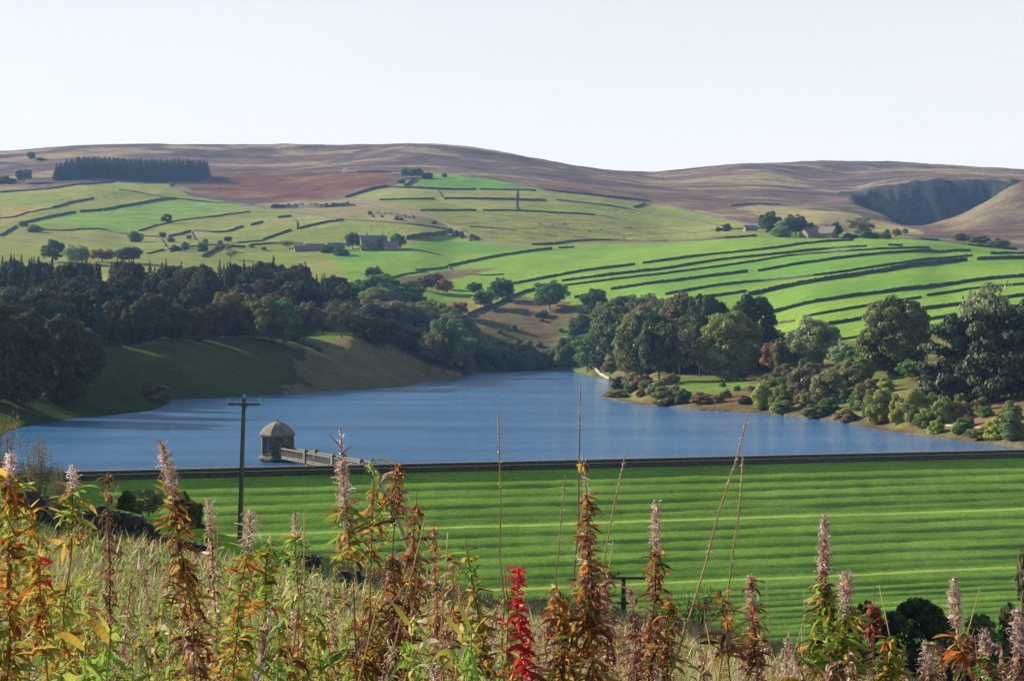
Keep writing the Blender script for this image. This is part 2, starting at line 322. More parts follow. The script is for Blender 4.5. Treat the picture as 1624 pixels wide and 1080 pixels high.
# ------------------------------------------------------------------ terrain
ys = np.concatenate([np.linspace(-60, 1, 20), np.linspace(2, 140, 130), np.linspace(142, 330, 60), np.linspace(333, 410, 25), np.linspace(412, 1100, 300),
                     np.linspace(1102, 2100, 340), np.linspace(2103, 2620, 150), np.linspace(2628, 3450, 90), np.linspace(3500, 8500, 20)])
ss = np.linspace(-1, 1, 820)
YY, SS = np.meshgrid(ys, ss, indexing='ij'); XX = SS*(60+.345*np.maximum(YY, 0))
ZZ = hh(XX, YY)
PX = CX+F*XX/np.maximum(YY, 8); PY = HY+F*(HC-ZZ)/np.maximum(YY, 8)
def poly(P, jit=0.0):
    jx = (fbm(XX/25, YY/40, 3)-.5)*jit*2; jy = (fbm(XX/25+50, YY/40+9, 3)-.5)*jit
    return inside(PX+jx, PY+jy, np.array(P, float))
C = np.empty(XX.shape+(3,)); C[:] = (.10, .115, .035)                                     # rough grass
n1 = fbm(XX/60, YY/60, 5); n2 = fbm(XX/170+5, YY/90+3, 5); n3 = fbm(XX/16+2, YY/16, 4)
def mixc(mask, a, b=None, t=None):
    if b is None: C[mask] = a
    else:
        tt = np.clip(t, 0, 1)[..., None]; c = np.array(a)*(1-tt)+np.array(b)*tt; C[mask] = c[mask]
far = YY > 1150
# pale pasture on the upper slopes
pas = far & (YY < 2300)
mixc(pas, (.19, .22, .055), (.25, .24, .085), (n2-.4)*4)
# moor: heather, bracken and bleached grass in long patches
MB_ = [(-900, 300), (0, 304), (90, 299), (180, 289), (270, 289), (300, 311), (395, 325), (470, 337), (540, 322), (560, 308), (620, 296), (655, 284), (690, 272), (776, 283), (852, 300), (950, 311), (1020, 317), (1098, 336), (1215, 362), (1290, 366), (1350, 366), (1440, 374), (1520, 380), (1620, 394), (2600, 400)]
bx = np.interp(PX, [p[0] for p in MB_], [p[1] for p in MB_])
moor = far & ((PY < bx+(n1-.5)*3) & (YY > 1500) | (YY > 2250))
t = np.clip((n2-.43)*7, 0, 1)
heath = np.array((.14, .1, .084)); straw = np.array((.26, .2, .115)); dark = np.array((.085, .066, .07))
tt = np.clip((fbm(XX/120+20, YY/45, 6)-.5)*9, 0, 1)[..., None]; td = np.clip((fbm(XX/90+70, YY/50+8, 6)-.53)*10, 0, 1)[..., None]
mc = heath*(1-tt)+straw*tt; mc = mc*(1-td*.8)+dark*td*.8
C[moor] = mc[moor]
mixc(far & poly([(270, 288), (330, 274), (620, 270), (625, 290), (560, 303), (470, 320), (330, 312)], 8), (.13, .062, .045), (.17, .10, .06), (n1-.4)*4)
mixc(far & poly([(640, 268), (1220, 318), (1200, 345), (1090, 332), (850, 298), (700, 268)], 8), (.13, .085, .065), (.19, .13, .08), (n1-.4)*4)
mixc(poly([(400, 325), (560, 312), (660, 328), (700, 350), (720, 368), (690, 362), (560, 345), (470, 338)], 4), (.16, .15, .06), (.24, .2, .1), (n1-.4)*4)
mixc(far & (YY > 1750) & poly([(1200, 326), (1346, 337), (1470, 370), (1430, 376), (1300, 362), (1215, 345), (1165, 330)], 4), (.27, .25, .1), (.3, .24, .12), (n1-.4)*4)
mixc(far & (YY > 2380) & (YY < 2490) & (PX > 1330), (.045, .055, .06), (.09, .09, .07), (n1-.53)*7)                             # clough cliff in dark heather, its shade and blue haze put into the colour
mixc(far & (YY > 1640) & (YY < 2080) & (PX > 1465), (.13, .085, .07), (.16, .13, .085), (n1-.45)*6)
# bright improved meadows
br = far & poly([(520, 404), (560, 397), (640, 394), (715, 374), (745, 380), (800, 392), (1010, 389), (1150, 380), (1215, 375), (1290, 376), (1400, 379), (1440, 378), (1540, 389), (1640, 398), (1720, 402), (1720, 500), (1230, 500), (700, 520), (640, 520), (560, 450)], 1)
br |= (YY > 760) & (PY > 370) & (PY < 560) & (PX > 915+np.maximum(PY-462, 0)*1.3) & (PX < 2300) & (bx+8 < PY) & (YY < 1400)
br &= ~((YY < 900) & (PY > 545))
mixc(br, (.135, .26, .05), (.185, .29, .05), (n2-.35)*3.5)
mixc(far & poly([(655, 297), (690, 274), (776, 284), (850, 300), (760, 300)], 0), (.13, .25, .05))
for i, (a, b_, c_) in enumerate([([(0, 300), (60, 301), (110, 297), (180, 291), (270, 291), (250, 310), (190, 303), (150, 315), (83, 330), (0, 346)], (.24, .25, .07), (.2, .25, .06)),
        ([(0, 320), (80, 330), (40, 345), (0, 360)], (.3, .25, .085), (.26, .25, .08)), ([(50, 352), (120, 337), (280, 316), (390, 326), (254, 356), (213, 375), (137, 363)], (.17, .26, .06), (.19, .27, .06)),
        ([(0, 362), (45, 366), (210, 376), (270, 380), (320, 400), (320, 430), (0, 430)], (.2, .23, .06), (.22, .23, .08)),
        ([(560, 316), (640, 297), (755, 301), (750, 316), (690, 317)], (.22, .25, .07), (.25, .25, .08)), ([(820, 302), (866, 304), (820, 334), (760, 334), (690, 318)], (.25, .25, .08), (.23, .24, .07))]):
    mixc(far & poly(a, 1), b_, c_, (n2-.35)*3.5)
mixc(far & poly([(700, 345), (760, 338), (900, 340), (1000, 352), (1080, 372), (1200, 372), (1050, 386), (840, 390), (760, 386)], 3), (.2, .22, .06), (.17, .14, .06), (n3-.5)*6)
mixc(far & poly([(600, 452), (640, 442), (720, 428), (790, 426), (730, 440), (640, 458)], 4), (.16, .12, .06), (.19, .16, .07), (n1-.4)*4)
mixc((YY > 1080) & poly([(728, 512), (768, 492), (830, 471), (905, 478), (925, 500), (905, 590), (740, 590)], 5), (.16, .115, .062), (.12, .13, .05), (n3-.42)*4)
mixc((YY > 1080) & poly([(668, 492), (690, 484), (740, 474), (790, 478), (740, 502), (700, 506)], 3), (.24, .2, .06), (.16, .19, .05), (n1-.4)*4)
mixc((YY > 860) & poly([(905, 515), (985, 500), (990, 535), (930, 545)], 3), (.2, .17, .08))
# banks of the reservoir
sd = np.full(XX.shape, 1e3); sel = (YY > 380) & (YY < 1150); sd[sel] = seg_dist(XX[sel], YY[sel], LAKE)
lb = sel & (PX < 740); rb = sel & (PX >= 900) & (YY < 900) & (PY > 540)
mixc(lb, (.055, .08, .025), (.085, .095, .03), (n1-.35)*3)  # left bank greens darkened: the wood's shade put into the colour
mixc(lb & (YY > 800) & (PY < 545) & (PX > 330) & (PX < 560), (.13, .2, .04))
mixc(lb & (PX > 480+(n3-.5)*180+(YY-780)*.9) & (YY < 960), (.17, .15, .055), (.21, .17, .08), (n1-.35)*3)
mixc(rb, (.12, .14, .04), (.17, .15, .06), (n1-.4)*5)
mixc(rb & (n3 > .6), (.15, .095, .05)); mixc(rb & poly([(1040, 600), (1160, 598), (1200, 612), (1120, 622), (1050, 618)], 3), (.13, .2, .04))
mixc(rb & poly([(1540, 655), (1624, 655), (1640, 690), (1560, 690), (1500, 680)], 3), (.22, .13, .075))
mixc(rb & (sd < 3.5), (.15, .125, .075), (.1, .08, .05), (n3-.4)*4)
# near hillside
nr = YY < 300
mixc(nr, (.15, .125, .06), (.11, .13, .04), (n3-.4)*4)
mixc(nr & (YY > 128), (.1, .2, .035), (.12, .22, .04), (n3-.4)*3)
mixc(nr & (YY > 73) & (YY < 150) & (PX < 480), (.27, .42, .04), (.3, .43, .06), (n3-.4)*3)
C *= (.93+.14*fbm(XX/5, YY/5, 2))[..., None]
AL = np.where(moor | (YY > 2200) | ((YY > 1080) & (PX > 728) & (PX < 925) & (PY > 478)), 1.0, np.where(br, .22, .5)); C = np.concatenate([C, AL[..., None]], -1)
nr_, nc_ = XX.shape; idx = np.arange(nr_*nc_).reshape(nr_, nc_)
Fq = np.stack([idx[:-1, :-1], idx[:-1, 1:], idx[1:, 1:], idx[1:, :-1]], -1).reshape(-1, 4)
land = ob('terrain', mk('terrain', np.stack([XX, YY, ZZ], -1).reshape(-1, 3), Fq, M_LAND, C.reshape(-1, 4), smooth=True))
tag(land, kind='structure')

# water
def water_mat():
    m, nt, b = mat('reservoir_water')
    b.inputs['IOR'].default_value = 1.33; b.inputs['Roughness'].default_value = .08
    s, nz0 = noise_mul(nt, rgb(nt, (.05, .165, .35)), .012, .78, 1.25, detail=5, stretch=(1, 4, 1)); nt.links.new(s, b.inputs['Base Color'])
    tc = nt.nodes.new('ShaderNodeTexCoord'); mp = nt.nodes.new('ShaderNodeMapping'); mp.inputs['Scale'].default_value = (.55, 1.1, 1); mp.inputs['Rotation'].default_value = (0, 0, .25)
    n1 = nt.nodes.new('ShaderNodeTexNoise'); n1.inputs['Scale'].default_value = .9; n1.inputs['Detail'].default_value = 4; n1.inputs['Roughness'].default_value = .6
    n2 = nt.nodes.new('ShaderNodeTexNoise'); n2.inputs['Scale'].default_value = .022; n2.inputs['Detail'].default_value = 3
    nt.links.new(tc.outputs['Object'], mp.inputs[0]); nt.links.new(mp.outputs[0], n1.inputs[0]); nt.links.new(mp.outputs[0], n2.inputs[0])
    mr = nt.nodes.new('ShaderNodeMapRange'); mr.inputs[1].default_value = .35; mr.inputs[2].default_value = .65; mr.inputs[3].default_value = .6; mr.inputs[4].default_value = 1.0
    nt.links.new(n2.outputs[0], mr.inputs[0])
    bp = nt.nodes.new('ShaderNodeBump'); bp.inputs['Distance'].default_value = .75; nt.links.new(mr.outputs[0], bp.inputs['Strength'])
    nt.links.new(n1.outputs[0], bp.inputs['Height']); nt.links.new(bp.outputs[0], b.inputs['Normal'])
    return m
M_WATER = water_mat()
wv = np.array([(-900, 300, 0), (900, 300, 0), (900, 1130, 0), (-900, 1130, 0)], float)
# clip the water sheet so that it does not show in front of the dam: follow the crest line
a = D0+DD*-420; b = D0+DD*420
wv[0] = (a[0], a[1]+3, 0); wv[1] = (b[0], b[1]+3, 0)
tag(ob('water', mk('water', wv, np.array([(0, 1, 2, 3)]), M_WATER)), kind='structure')

# dam embankment: mown grass steps with two level berms
prof = [(-4.5, -3.5), (-1.0, .9), (.6, 1.45), (4.9, 1.45), (5.6, 1.3)]
tcur, zcur, k = 5.6, 1.3, 0
berms = (24.5, 44.5); BERM = []
while tcur < 66:
    sp = 3.15 if tcur < 45 else 1.6
    zb = zcur - sp/2.4
    nb = any(abs(tcur+sp-bm) < sp/2 for bm in berms)
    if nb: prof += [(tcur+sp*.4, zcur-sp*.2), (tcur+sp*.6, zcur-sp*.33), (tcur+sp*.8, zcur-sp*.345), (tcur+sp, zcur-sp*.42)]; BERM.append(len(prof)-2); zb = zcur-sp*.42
    else: e_ = random.uniform(-.02, .02); prof += [(tcur+sp*.5, zcur-sp*(.182+e_*.5)), (tcur+sp*.80, zcur-sp*(.303+e_)), (tcur+sp*.9, zcur-sp*(.384+e_*.5)), (tcur+sp, zb)]
    tcur += sp; zcur = zb
sv = np.arange(-150, 190, .8)
def dam_pt(s, t, z): p = D0[None]+s[:, None]*DD[None]+t*DN[None]; return np.column_stack([p, np.full(len(s), z)])
def dmesh(prof):
    P = []
    for t, z in prof:
        q = dam_pt(sv, t, z)
        if t > 5.7: q[:, 2] += (fbm(q[:, 0]/2.2, q[:, 1]/1.4+t, 3)-.5)*.12+(fbm(q[:, 0]/25+t, q[:, 1]/9, 2)-.5)*.25
        P.append(q)
    P = np.array(P); n, m = P.shape[:2]; I = np.arange(n*m).reshape(n, m)
    return P.reshape(-1, 3), np.stack([I[:-1, :-1], I[1:, :-1], I[1:, 1:], I[:-1, 1:]], -1).reshape(-1, 4)
def dgrass():
    m, nt, b = mat('dam_grass'); s, _ = noise_mul(nt, rgb(nt, (.19, .32, .055)), .05, .78, 1.22, detail=8, stretch=(1, 2.5, 2.5))
    s, n2 = noise_mul(nt, s, 1.6, .72, 1.25, detail=6, rough=.7); nt.links.new(s, b.inputs['Base Color']); b.inputs['Roughness'].default_value = 1; b.inputs['Specular IOR Level'].default_value = 0
    bp = nt.nodes.new('ShaderNodeBump'); bp.inputs['Strength'].default_value = .4; bp.inputs['Distance'].default_value = .18
    nt.links.new(n2.outputs[0], bp.inputs['Height']); nt.links.new(bp.outputs[0], b.inputs['Normal']); return m
V, f = dmesh(prof)
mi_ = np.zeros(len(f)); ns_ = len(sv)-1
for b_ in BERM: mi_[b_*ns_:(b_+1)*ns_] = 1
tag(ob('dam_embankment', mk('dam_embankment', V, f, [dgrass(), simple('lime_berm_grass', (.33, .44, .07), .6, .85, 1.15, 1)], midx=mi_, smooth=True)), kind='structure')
V, f = dmesh([(.7, 1.454), (4.8, 1.454)]); tag(ob('road', mk('road', V, f, M_ROAD)), kind='structure')
def parapet(t0, zb, zt, label, cm):
    r = empty('parapet_wall', (*D0, 1.3)); tag(r, label, 'wall')
    ang = math.atan2(DD[1], DD[0]); inv = Matrix.Translation((-D0[0], -D0[1], -1.3))
    m1 = MB(); m2 = MB(); s = -148
    while s < 188:
        p = D0+DD*(s+3)+DN*t0; m1.box((p[0], p[1], (zb+zt)/2-.1), (5.996, .5, zt-zb-.2), ang); s += 6
    s = -148
    while s < 188:
        L = 1.45; p = D0+DD*(s+L/2)+DN*t0; m2.box((p[0], p[1], zt-.1+random.uniform(-.008, .008)), (L-.015, .62, .2), ang, .95); s += L
    for nm, mm, mt in (('wall_body', m1, M_STONEW), ('coping', m2, cm)):
        o = mm.ob(nm, mt, r); o.data.transform(inv)
parapet(0, .9, 2.62, 'long parapet wall with pale coping along the water side of the dam', M_COPE)
parapet(5.2, .9, 2.3, 'long dark parapet wall along the top of the grass dam slope', M_STONEW)

# ------------------------------------------------------------------ valve tower and footbridge
def tower():
    c = np.array(((440-CX)/F*378, 378., 0.)); r = empty('valve_tower', c)
    tag(r, 'octagonal stone valve tower with domed roof standing in the reservoir', 'tower')
    rot = math.radians(22.5+9); q = 1/math.cos(math.pi/8)
    m = MB(); m.lathe((0, 0, 0), [(3.15*q, -3), (3.15*q, .05), (3.5*q, .35), (3.55*q, .8), (3.3*q, .95), (3.05*q, 1.0)], 8, rot); m.ob('plinth', M_TOWER, r)
    m = MB(); m.lathe((0, 0, 0), [(3.0*q, 1.0), (3.0*q, 1.5), (3.08*q, 1.55), (3.08*q, 1.7), (2.92*q, 1.75), (2.92*q, 4.7), (3.05*q, 4.8), (3.05*q, 5.05), (2.6*q, 5.3)], 8, rot)
    for k in range(8):
        a = rot+k*math.pi/4; m.box((2.95*q*math.cos(a), 2.95*q*math.sin(a), 3.2), (.5, .5, 3.2), a)
        am = a+math.pi/8
        for zz in (2.2, 2.75, 3.3, 3.85, 4.4): m.box((2.93*math.cos(am), 2.93*math.sin(am), zz), (.08, 2.15, .03), am)
    m.ob('wall', M_TOWER, r)
    for k in range(8):
        a = rot+(k+.5)*math.pi/4; wm = MB(); wm.box((2.97*math.cos(a), 2.97*math.sin(a), 3.0), (.16, 1.05, 1.7), a)
        fr = wm.ob('window', M_TOWER, r)
        gm = MB()
        for dy in (-.24, .24): gm.box((3.06*math.cos(a)-dy*math.sin(a), 3.06*math.sin(a)+dy*math.cos(a), 3.0), (.03, .34, 1.4), a)
        gm.ob('pane', M_GLASS, fr)
    m = MB(); m.lathe((0, 0, 0), [(2.9*q, 4.95), (3.45*q, 5.1), (3.5*q, 5.4), (3.15*q, 6.0), (2.6*q, 6.65), (1.9*q, 7.2), (1.1*q, 7.66), (.4*q, 7.92), (.05, 7.98)], 8, rot)
    rf = m.ob('roof', M_ROOFS, r)
    m = MB(); m.lathe((0, 0, 0), [(.25, 7.8), (.22, 8.05), (.1, 8.1), (.16, 8.3), (.02, 8.75)], 8); m.ob('finial', M_TOWER, rf)
    return c
tc_ = tower()
def bridge():
    A = np.array((tc_[0]+1.9, tc_[1]-3.0)); e = D0+DD*(-26.5)+DN*-.2; d = e-A; L = np.linalg.norm(d); d /= L; n = np.array((d[1], -d[0])); ang = math.atan2(d[1], d[0])
    r = empty('footbridge', (A[0], A[1], 1.4)); tag(r, 'narrow stone footbridge with balustrades leading to the valve tower', 'bridge')
    inv = Matrix.Translation((-A[0], -A[1], -1.4))
    def fin(m, name, mt):
        o = m.ob(name, mt, r); o.data.transform(inv); return o
    m = MB(); p = A+d*L/2; m.box((p[0], p[1], .95), (L, 2.3, .3), ang); m.box((p[0], p[1], .7), (L, 1.5, .25), ang); fin(m, 'deck', M_TOWER)
    for s in (-1, 1):
        o = n*s*1.05; m = MB()
        m.box((p[0]+o[0], p[1]+o[1], 2.85), (L, .3, .16), ang); m.box((p[0]+o[0], p[1]+o[1], 1.3), (L, .28, .14), ang); fin(m, 'handrail', M_RAIL)
        m = MB(); x = .45
        while x < L-.3:
            q = A+d*x+o; m.lathe((q[0], q[1], 0), [(.11, 1.36), (.17, 1.75), (.09, 2.3), (.14, 2.78)], 6); x += 1.05
        b = fin(m, 'baluster', M_RAIL); b['kind'] = 'stuff'
        for x in (.15, L*.33, L*.66, L-1.2):
            q = A+d*x+o; m = MB(); m.box((q[0], q[1], 1.95), (.75, .7, 2.2), ang); m.box((q[0], q[1], 3.13), (.95, .9, .16), ang); m.box((q[0], q[1], 3.38), (.7, .65, .34), ang, .3); fin(m, 'pier', M_TOWER)
    for x in (L*.33, L*.66):
        q = A+d*x; m = MB(); m.box((q[0], q[1], -.7), (1.2, 2.0, 3.4), ang, .9); fin(m, 'support_pier', M_TOWER)
bridge()

# ------------------------------------------------------------------ dry stone walls
def wall(pts, label, hgt=1.5, Dmin=1000, group=None, th=.65, name='dry_stone_wall', m=None, Dmax=3400, cols=None, tumble=.18, world=None):
    P = []
    if world is None:
        for (a, b) in zip(pts[:-1], pts[1:]):
            n = max(1, int(abs(b[0]-a[0])/12))
            for i in range(n): t = i/n; P.append(hit(a[0]+(b[0]-a[0])*t, a[1]+(b[1]-a[1])*t, Dmin, Dmax))
        P.append(hit(*pts[-1], Dmin, Dmax))
    else: P = world
    P = np.array(P)
    seg = np.linalg.norm(np.diff(P[:, :2], axis=0), axis=1); s = np.concatenate([[0], np.cumsum(seg)])
    if len(P) > 4:                                                   # keep the run smooth where the sight line grazes the slope
        for _ in range(2): P[1:-1, 1] = .5*P[1:-1, 1]+.25*(P[:-2, 1]+P[2:, 1])
    step = 1.2 if hgt < 3 else 2.5
    q = np.arange(0, s[-1]+step, step).clip(0, s[-1]); X = np.interp(q, s, P[:, 0]); Y = np.interp(q, s, P[:, 1])
    if len(q) < 3: return
    Z = hh(X, Y); T = np.gradient(np.column_stack([X, Y]), axis=0); T /= np.linalg.norm(T, axis=1)[:, None]+1e-9; N = np.column_stack([T[:, 1], -T[:, 0]])
    hz = hgt*.9*(1+R.uniform(-tumble, tumble*.5, len(q))) * (.9+.25*fbm(q/14, q*0+len(q), 3))
    V = []
    for off, zz in ((-.5, -.4), (-.32, 1), (.32, 1), (.5, -.4)):
        V.append(np.column_stack([X+N[:, 0]*off*th, Y+N[:, 1]*off*th, Z+(zz if zz < 0 else hz)]))
    V = np.array(V).transpose(1, 0, 2); n = len(q); I = np.arange(n*4).reshape(n, 4)
    f = [np.stack([I[:-1, j], I[:-1, j+1], I[1:, j+1], I[1:, j]], -1) for j in range(3)]
    f.append(np.array([I[0][::-1], I[-1]]))
    c = np.array((X[n//2], Y[n//2], Z[n//2]))
    o = ob(name, mk(name, V.reshape(-1, 3)-c, np.vstack(f), m or M_STONEW), loc=c)
    tag(o, label, 'wall', group); return o
G_L = 'dry stone walls of the far pastures'; G_R = 'terrace walls across the bright green meadows'
WL = [
 ([(0, 375), (26, 359)], 'short dry stone wall at the far left edge of the pale pastures', 2.0),
 ([(31, 356.5), (52, 351), (86, 343.5), (120.5, 337.5)], 'dark wall rising from the bush at the left pasture corner', 2.4),
 ([(126.5, 337), (161, 334.5), (197, 328), (233, 321.5), (259, 317), (280, 316)], 'long dark wall below the conifer plantation dividing two pale fields', 2.6),
 ([(189, 302), (223, 306), (249, 311.5), (280, 316), (337, 321.5), (389, 325.5), (420, 332)], 'thin wall between green field and reddish moor below the plantation', 1.5),
 ([(83, 330.5), (117, 321.5), (149, 315)], 'isolated dark wall ending mid-field in the upper left pasture', 2.4),
 ([(0, 347), (21, 345), (47, 337), (83, 330.5)], 'low thin wall in the yellowish left-edge pasture', 1.2),
 ([(44, 365.5), (67, 365.5), (104, 367), (137, 363), (166, 365), (192, 369.5), (213, 376), (233, 373), (254, 380), (270, 378.5)], 'wavering wall below the large left field', 1.4),
 ([(220, 367), (254, 356.5), (280, 351), (337, 344), (397, 336.5)], 'wall running past the lone field tree up to the moor edge', 1.4),
 ([(267, 377), (303, 367)], 'short wall piece joined to the wavering wall', 2.0),
 ([(308.5, 367), (334, 369.5), (358, 369.5), (386, 360)], 'curved wall in the middle left pastures', 1.9),
 ([(398, 358), (417, 353)], 'very short wall piece right of the curved wall', 2.2),
 ([(321, 408), (347, 394), (366, 389), (389, 393)], 'dark bent wall just above the left wood', 2.2),
 ([(270, 400), (306, 390), (363, 389)], 'faint low wall above the left wood', 1.1),
 ([(0, 306), (18, 304.5), (52, 302), (86, 301), (104, 295.5), (130, 293), (179, 290)], 'broken wall along the moor edge left of the plantation', 2.0),
 ([(417, 381), (462, 365.5)], 'dark wall rising left of the farmstead field', 2.0),
 ([(471, 364), (504, 355), (545, 350)], 'dark curved wall along the top of the farmhouse pasture', 2.2),
 ([(465, 337), (491, 341), (545, 349), (592, 352), (633, 355), (685, 360), (711, 365)], 'long low wall above the sheep field behind the farmhouse', 1.4),
 ([(441, 346), (462, 344)], 'tiny wall piece under the dark moor scar', 2.2),
 ([(645, 381), (675, 376), (708.5, 372)], 'thick shaded wall right of the farmhouse', 4.0),
 ([(548, 314), (566, 307), (592, 301), (615, 297)], 'dark wall climbing beside the moor track', 3.0),
 ([(641, 297), (657, 285)], 'steep short wall below the hilltop trees', 3.0),
 ([(615, 297.5), (659, 299.5), (706, 301), (755, 301)], 'wall along the foot of the small hilltop meadow, left piece', 2.2),
 ([(760, 301), (820, 302), (850, 303)], 'wall along the foot of the small hilltop meadow, right piece', 1.9),
 ([(602, 318), (646, 317), (689, 316)], 'second straight wall down from the hilltop meadow, left piece', 1.9),
 ([(705, 316), (742, 316), (820, 317), (866, 319)], 'second straight wall down from the hilltop meadow, right piece', 2.4),
 ([(667, 334.5), (755, 334.5)], 'third straight wall down from the hilltop meadow, left piece', 2.0),
 ([(766, 334.5), (820, 335), (852, 337), (917, 340), (943, 342)], 'third straight wall down from the hilltop meadow, right piece', 2.0),
 ([(688, 272), (737, 277), (776, 284), (800, 288), (852, 301), (904, 306.5), (956, 312), (1020, 318), (1059, 325), (1098, 337), (1137, 345), (1176, 355), (1215, 363)], 'longest wall, falling from the hilltop along the moor edge', 2.0),
 ([(883, 318), (930, 323), (981, 329), (1020, 337), (1059, 344), (1098, 349), (1137, 358), (1147, 359)], 'winding wall parallel to the moor edge wall', 1.7),
 ([(1005, 330), (1023, 323)], 'short link wall near the moor edge', 2.2),
 ([(943, 342), (981, 347), (1020, 358), (1059, 364), (1072, 368), (1103, 371)], 'low meandering wall through the rough pasture', 1.3),
 ([(1127, 367), (1170, 364), (1215, 362)], 'low wall right of the small bush below the moor', 1.3),
 ([(844, 389), (878, 388), (917, 382), (956, 381.5), (1020, 384), (1100, 383), (1200, 375)], 'low arched wall above the bright green meadow', 1.8),
 ([(711, 422.5), (763, 412), (820, 402), (875, 395)], 'wall crossing the bright meadow below the track', 1.9),
 ([(886, 394), (911, 393)], 'tiny wall remnant at the meadow gate', 1.5),
 ([(1160, 327), (1184, 324), (1220, 324), (1252, 326), (1304, 331), (1346, 337)], 'moor wall above the right farm', 1.8),
 ([(1174, 333), (1205, 338)], 'short moor wall left of the farm trees', 1.3),
 ([(603, 446), (640, 436), (675, 430)], 'broken wall beneath the lone dark field tree', 1.0),
]
WL += [
 ([(254, 380), (262, 391)], 'short crumbling wall dropping to the left wood', 1.4),
 ([(233, 403), (259, 397), (272, 399)], 'low wall hugging the treetops of the left wood', 1.2),
 ([(376, 386), (398, 384), (420, 382)], 'faint wall between the bent wall and the farmstead', 1.3),
 ([(400, 389), (447, 386), (480, 388)], 'low farmyard wall left of the grey sheds', 1.6),
 ([(745, 360), (780, 362), (820, 366)], 'faint ruined wall in the rough pasture above the track', 1.1),
 ([(659, 429), (690, 427), (711, 423)], 'low wall beside the brown strip in the bright meadow', 1.2),
 ([(711, 423), (714, 433), (760, 438), (800, 436)], 'thin wall bending down below the meadow wall', 1.1),
 ([(566, 273), (600, 272), (638, 273)], 'faint moor wall left of the hilltop trees', 1.4),
 ([(462, 346), (471, 353), (471, 364)], 'thin wall joining the farm pasture to the moor scar', 1.1),
 ([(303, 367), (308, 380), (321, 392)], 'thin wall running down from the curved wall', 1.1),
 ([(820, 302), (818, 318), (820, 335)], 'steep thin cross wall between the straight hilltop walls', 1.1),
 ([(690, 300), (705, 317)], 'upper thin cross wall by the hilltop meadow gate', 1.1),
]
for P, lab, hg in WL: wall(P, lab, hg, 1180, G_L)
WR = [
 ([(813, 451), (878, 439), (930, 430), (1007, 420.5)], 'top left terrace wall above the round tree on the bracken bank', 1.9),
 ([(1019, 418.5), (1059, 413.5), (1111, 406), (1163, 401), (1220, 396), (1252, 390), (1304, 384), (1354, 382)], 'uppermost long terrace wall below the right farm', 1.8),
 ([(891, 447), (981, 435), (1059, 426.5), (1137, 413.5), (1220, 405), (1252, 402), (1304, 396), (1375, 392)], 'second long terrace wall from the top', 1.9),
 ([(896, 454), (981, 443), (1059, 434), (1137, 424), (1200, 415), (1252, 406), (1330, 400.5), (1409, 395), (1474, 394)], 'third long terrace wall from the top', 1.5),
 ([(968.5, 460), (1033, 451), (1111, 441), (1186, 432)], 'terrace wall ending above the dense lakeside grove', 2.0),
 ([(1202, 431), (1252, 422), (1330, 411), (1409, 402), (1461, 400), (1539, 398.5)], 'fifth terrace wall, right of the gap above the grove', 1.9),
 ([(1055, 468), (1111, 457.5), (1163, 450), (1200, 447), (1252, 443), (1304, 437), (1383, 425), (1461, 413.5), (1542, 406)], 'thin terrace wall above the thickest one', 1.5),
 ([(1108, 474), (1184, 463)], 'terrace wall piece just over the grove treetops', 1.6),
 ([(1187, 469), (1252, 456), (1330, 442), (1409, 430), (1461, 421), (1534, 414)], 'thickest dark terrace wall in the middle of the meadows', 2.8),
 ([(1550, 413), (1579, 411.5), (1618, 411), (1700, 412)], 'thick wall piece at the right edge of the meadows', 2.6),
 ([(1571, 403.5), (1624, 402.5), (1700, 403)], 'upper wall piece at the right edge of the meadows', 2.0),
 ([(1435, 380), (1487, 382), (1539, 390), (1624, 398), (1700, 404)], 'dark wall descending right below the shaded moor valley', 2.2),
 ([(1409, 390), (1432, 390.5)], 'short dark wall right of the right farm', 1.8),
 ([(1216, 499.5), (1278, 483), (1357, 470), (1461, 458), (1566, 444), (1624, 440), (1720, 436)], 'long lower terrace wall running out to the right', 2.1),
 ([(1226, 515), (1260, 510)], 'stub of wall beside the dark grove edge', 1.2),
 ([(1273, 505), (1330, 493.5), (1409, 480.5), (1461, 472.5)], 'low crumbling terrace wall in the lower meadow', 1.3),
 ([(1470, 470), (1537, 459.5), (1584, 455), (1624, 452), (1720, 446)], 'low terrace wall behind the tall pale tree', 1.4),
 ([(1236.5, 534), (1270, 528)], 'dark wall piece left of the pale willow', 1.8),
 ([(1304, 518), (1383, 504), (1461, 492), (1537, 483), (1624, 470), (1720, 462)], 'dark terrace wall above the big olive tree', 1.8),
 ([(1333, 540), (1370, 534), (1398, 526)], 'lowest wall between the willow and the big olive tree', 1.2),
 ([(1464, 510), (1518, 501)], 'wall piece between the big olive tree and the pines', 1.5),
 ([(1590, 491), (1624, 487), (1720, 482)], 'wall piece behind the pines at the right edge', 1.8),
 ([(734, 505), (768, 490.5), (789, 481.5), (826, 467), (849, 460)], 'dark wall along the top of the bracken slope', 2.0),
 ([(911, 473), (945, 468)], 'short wall right of the round tree on the bracken bank', 1.8),
]
for P, lab, hg in WR: wall(P, lab, hg, 700, G_R)
wall([(940, 584), (950, 592), (966, 602)], 'tan stone quay wall at the narrow end of the water', 1.5, 900, m=M_COPE, name='retaining_wall')
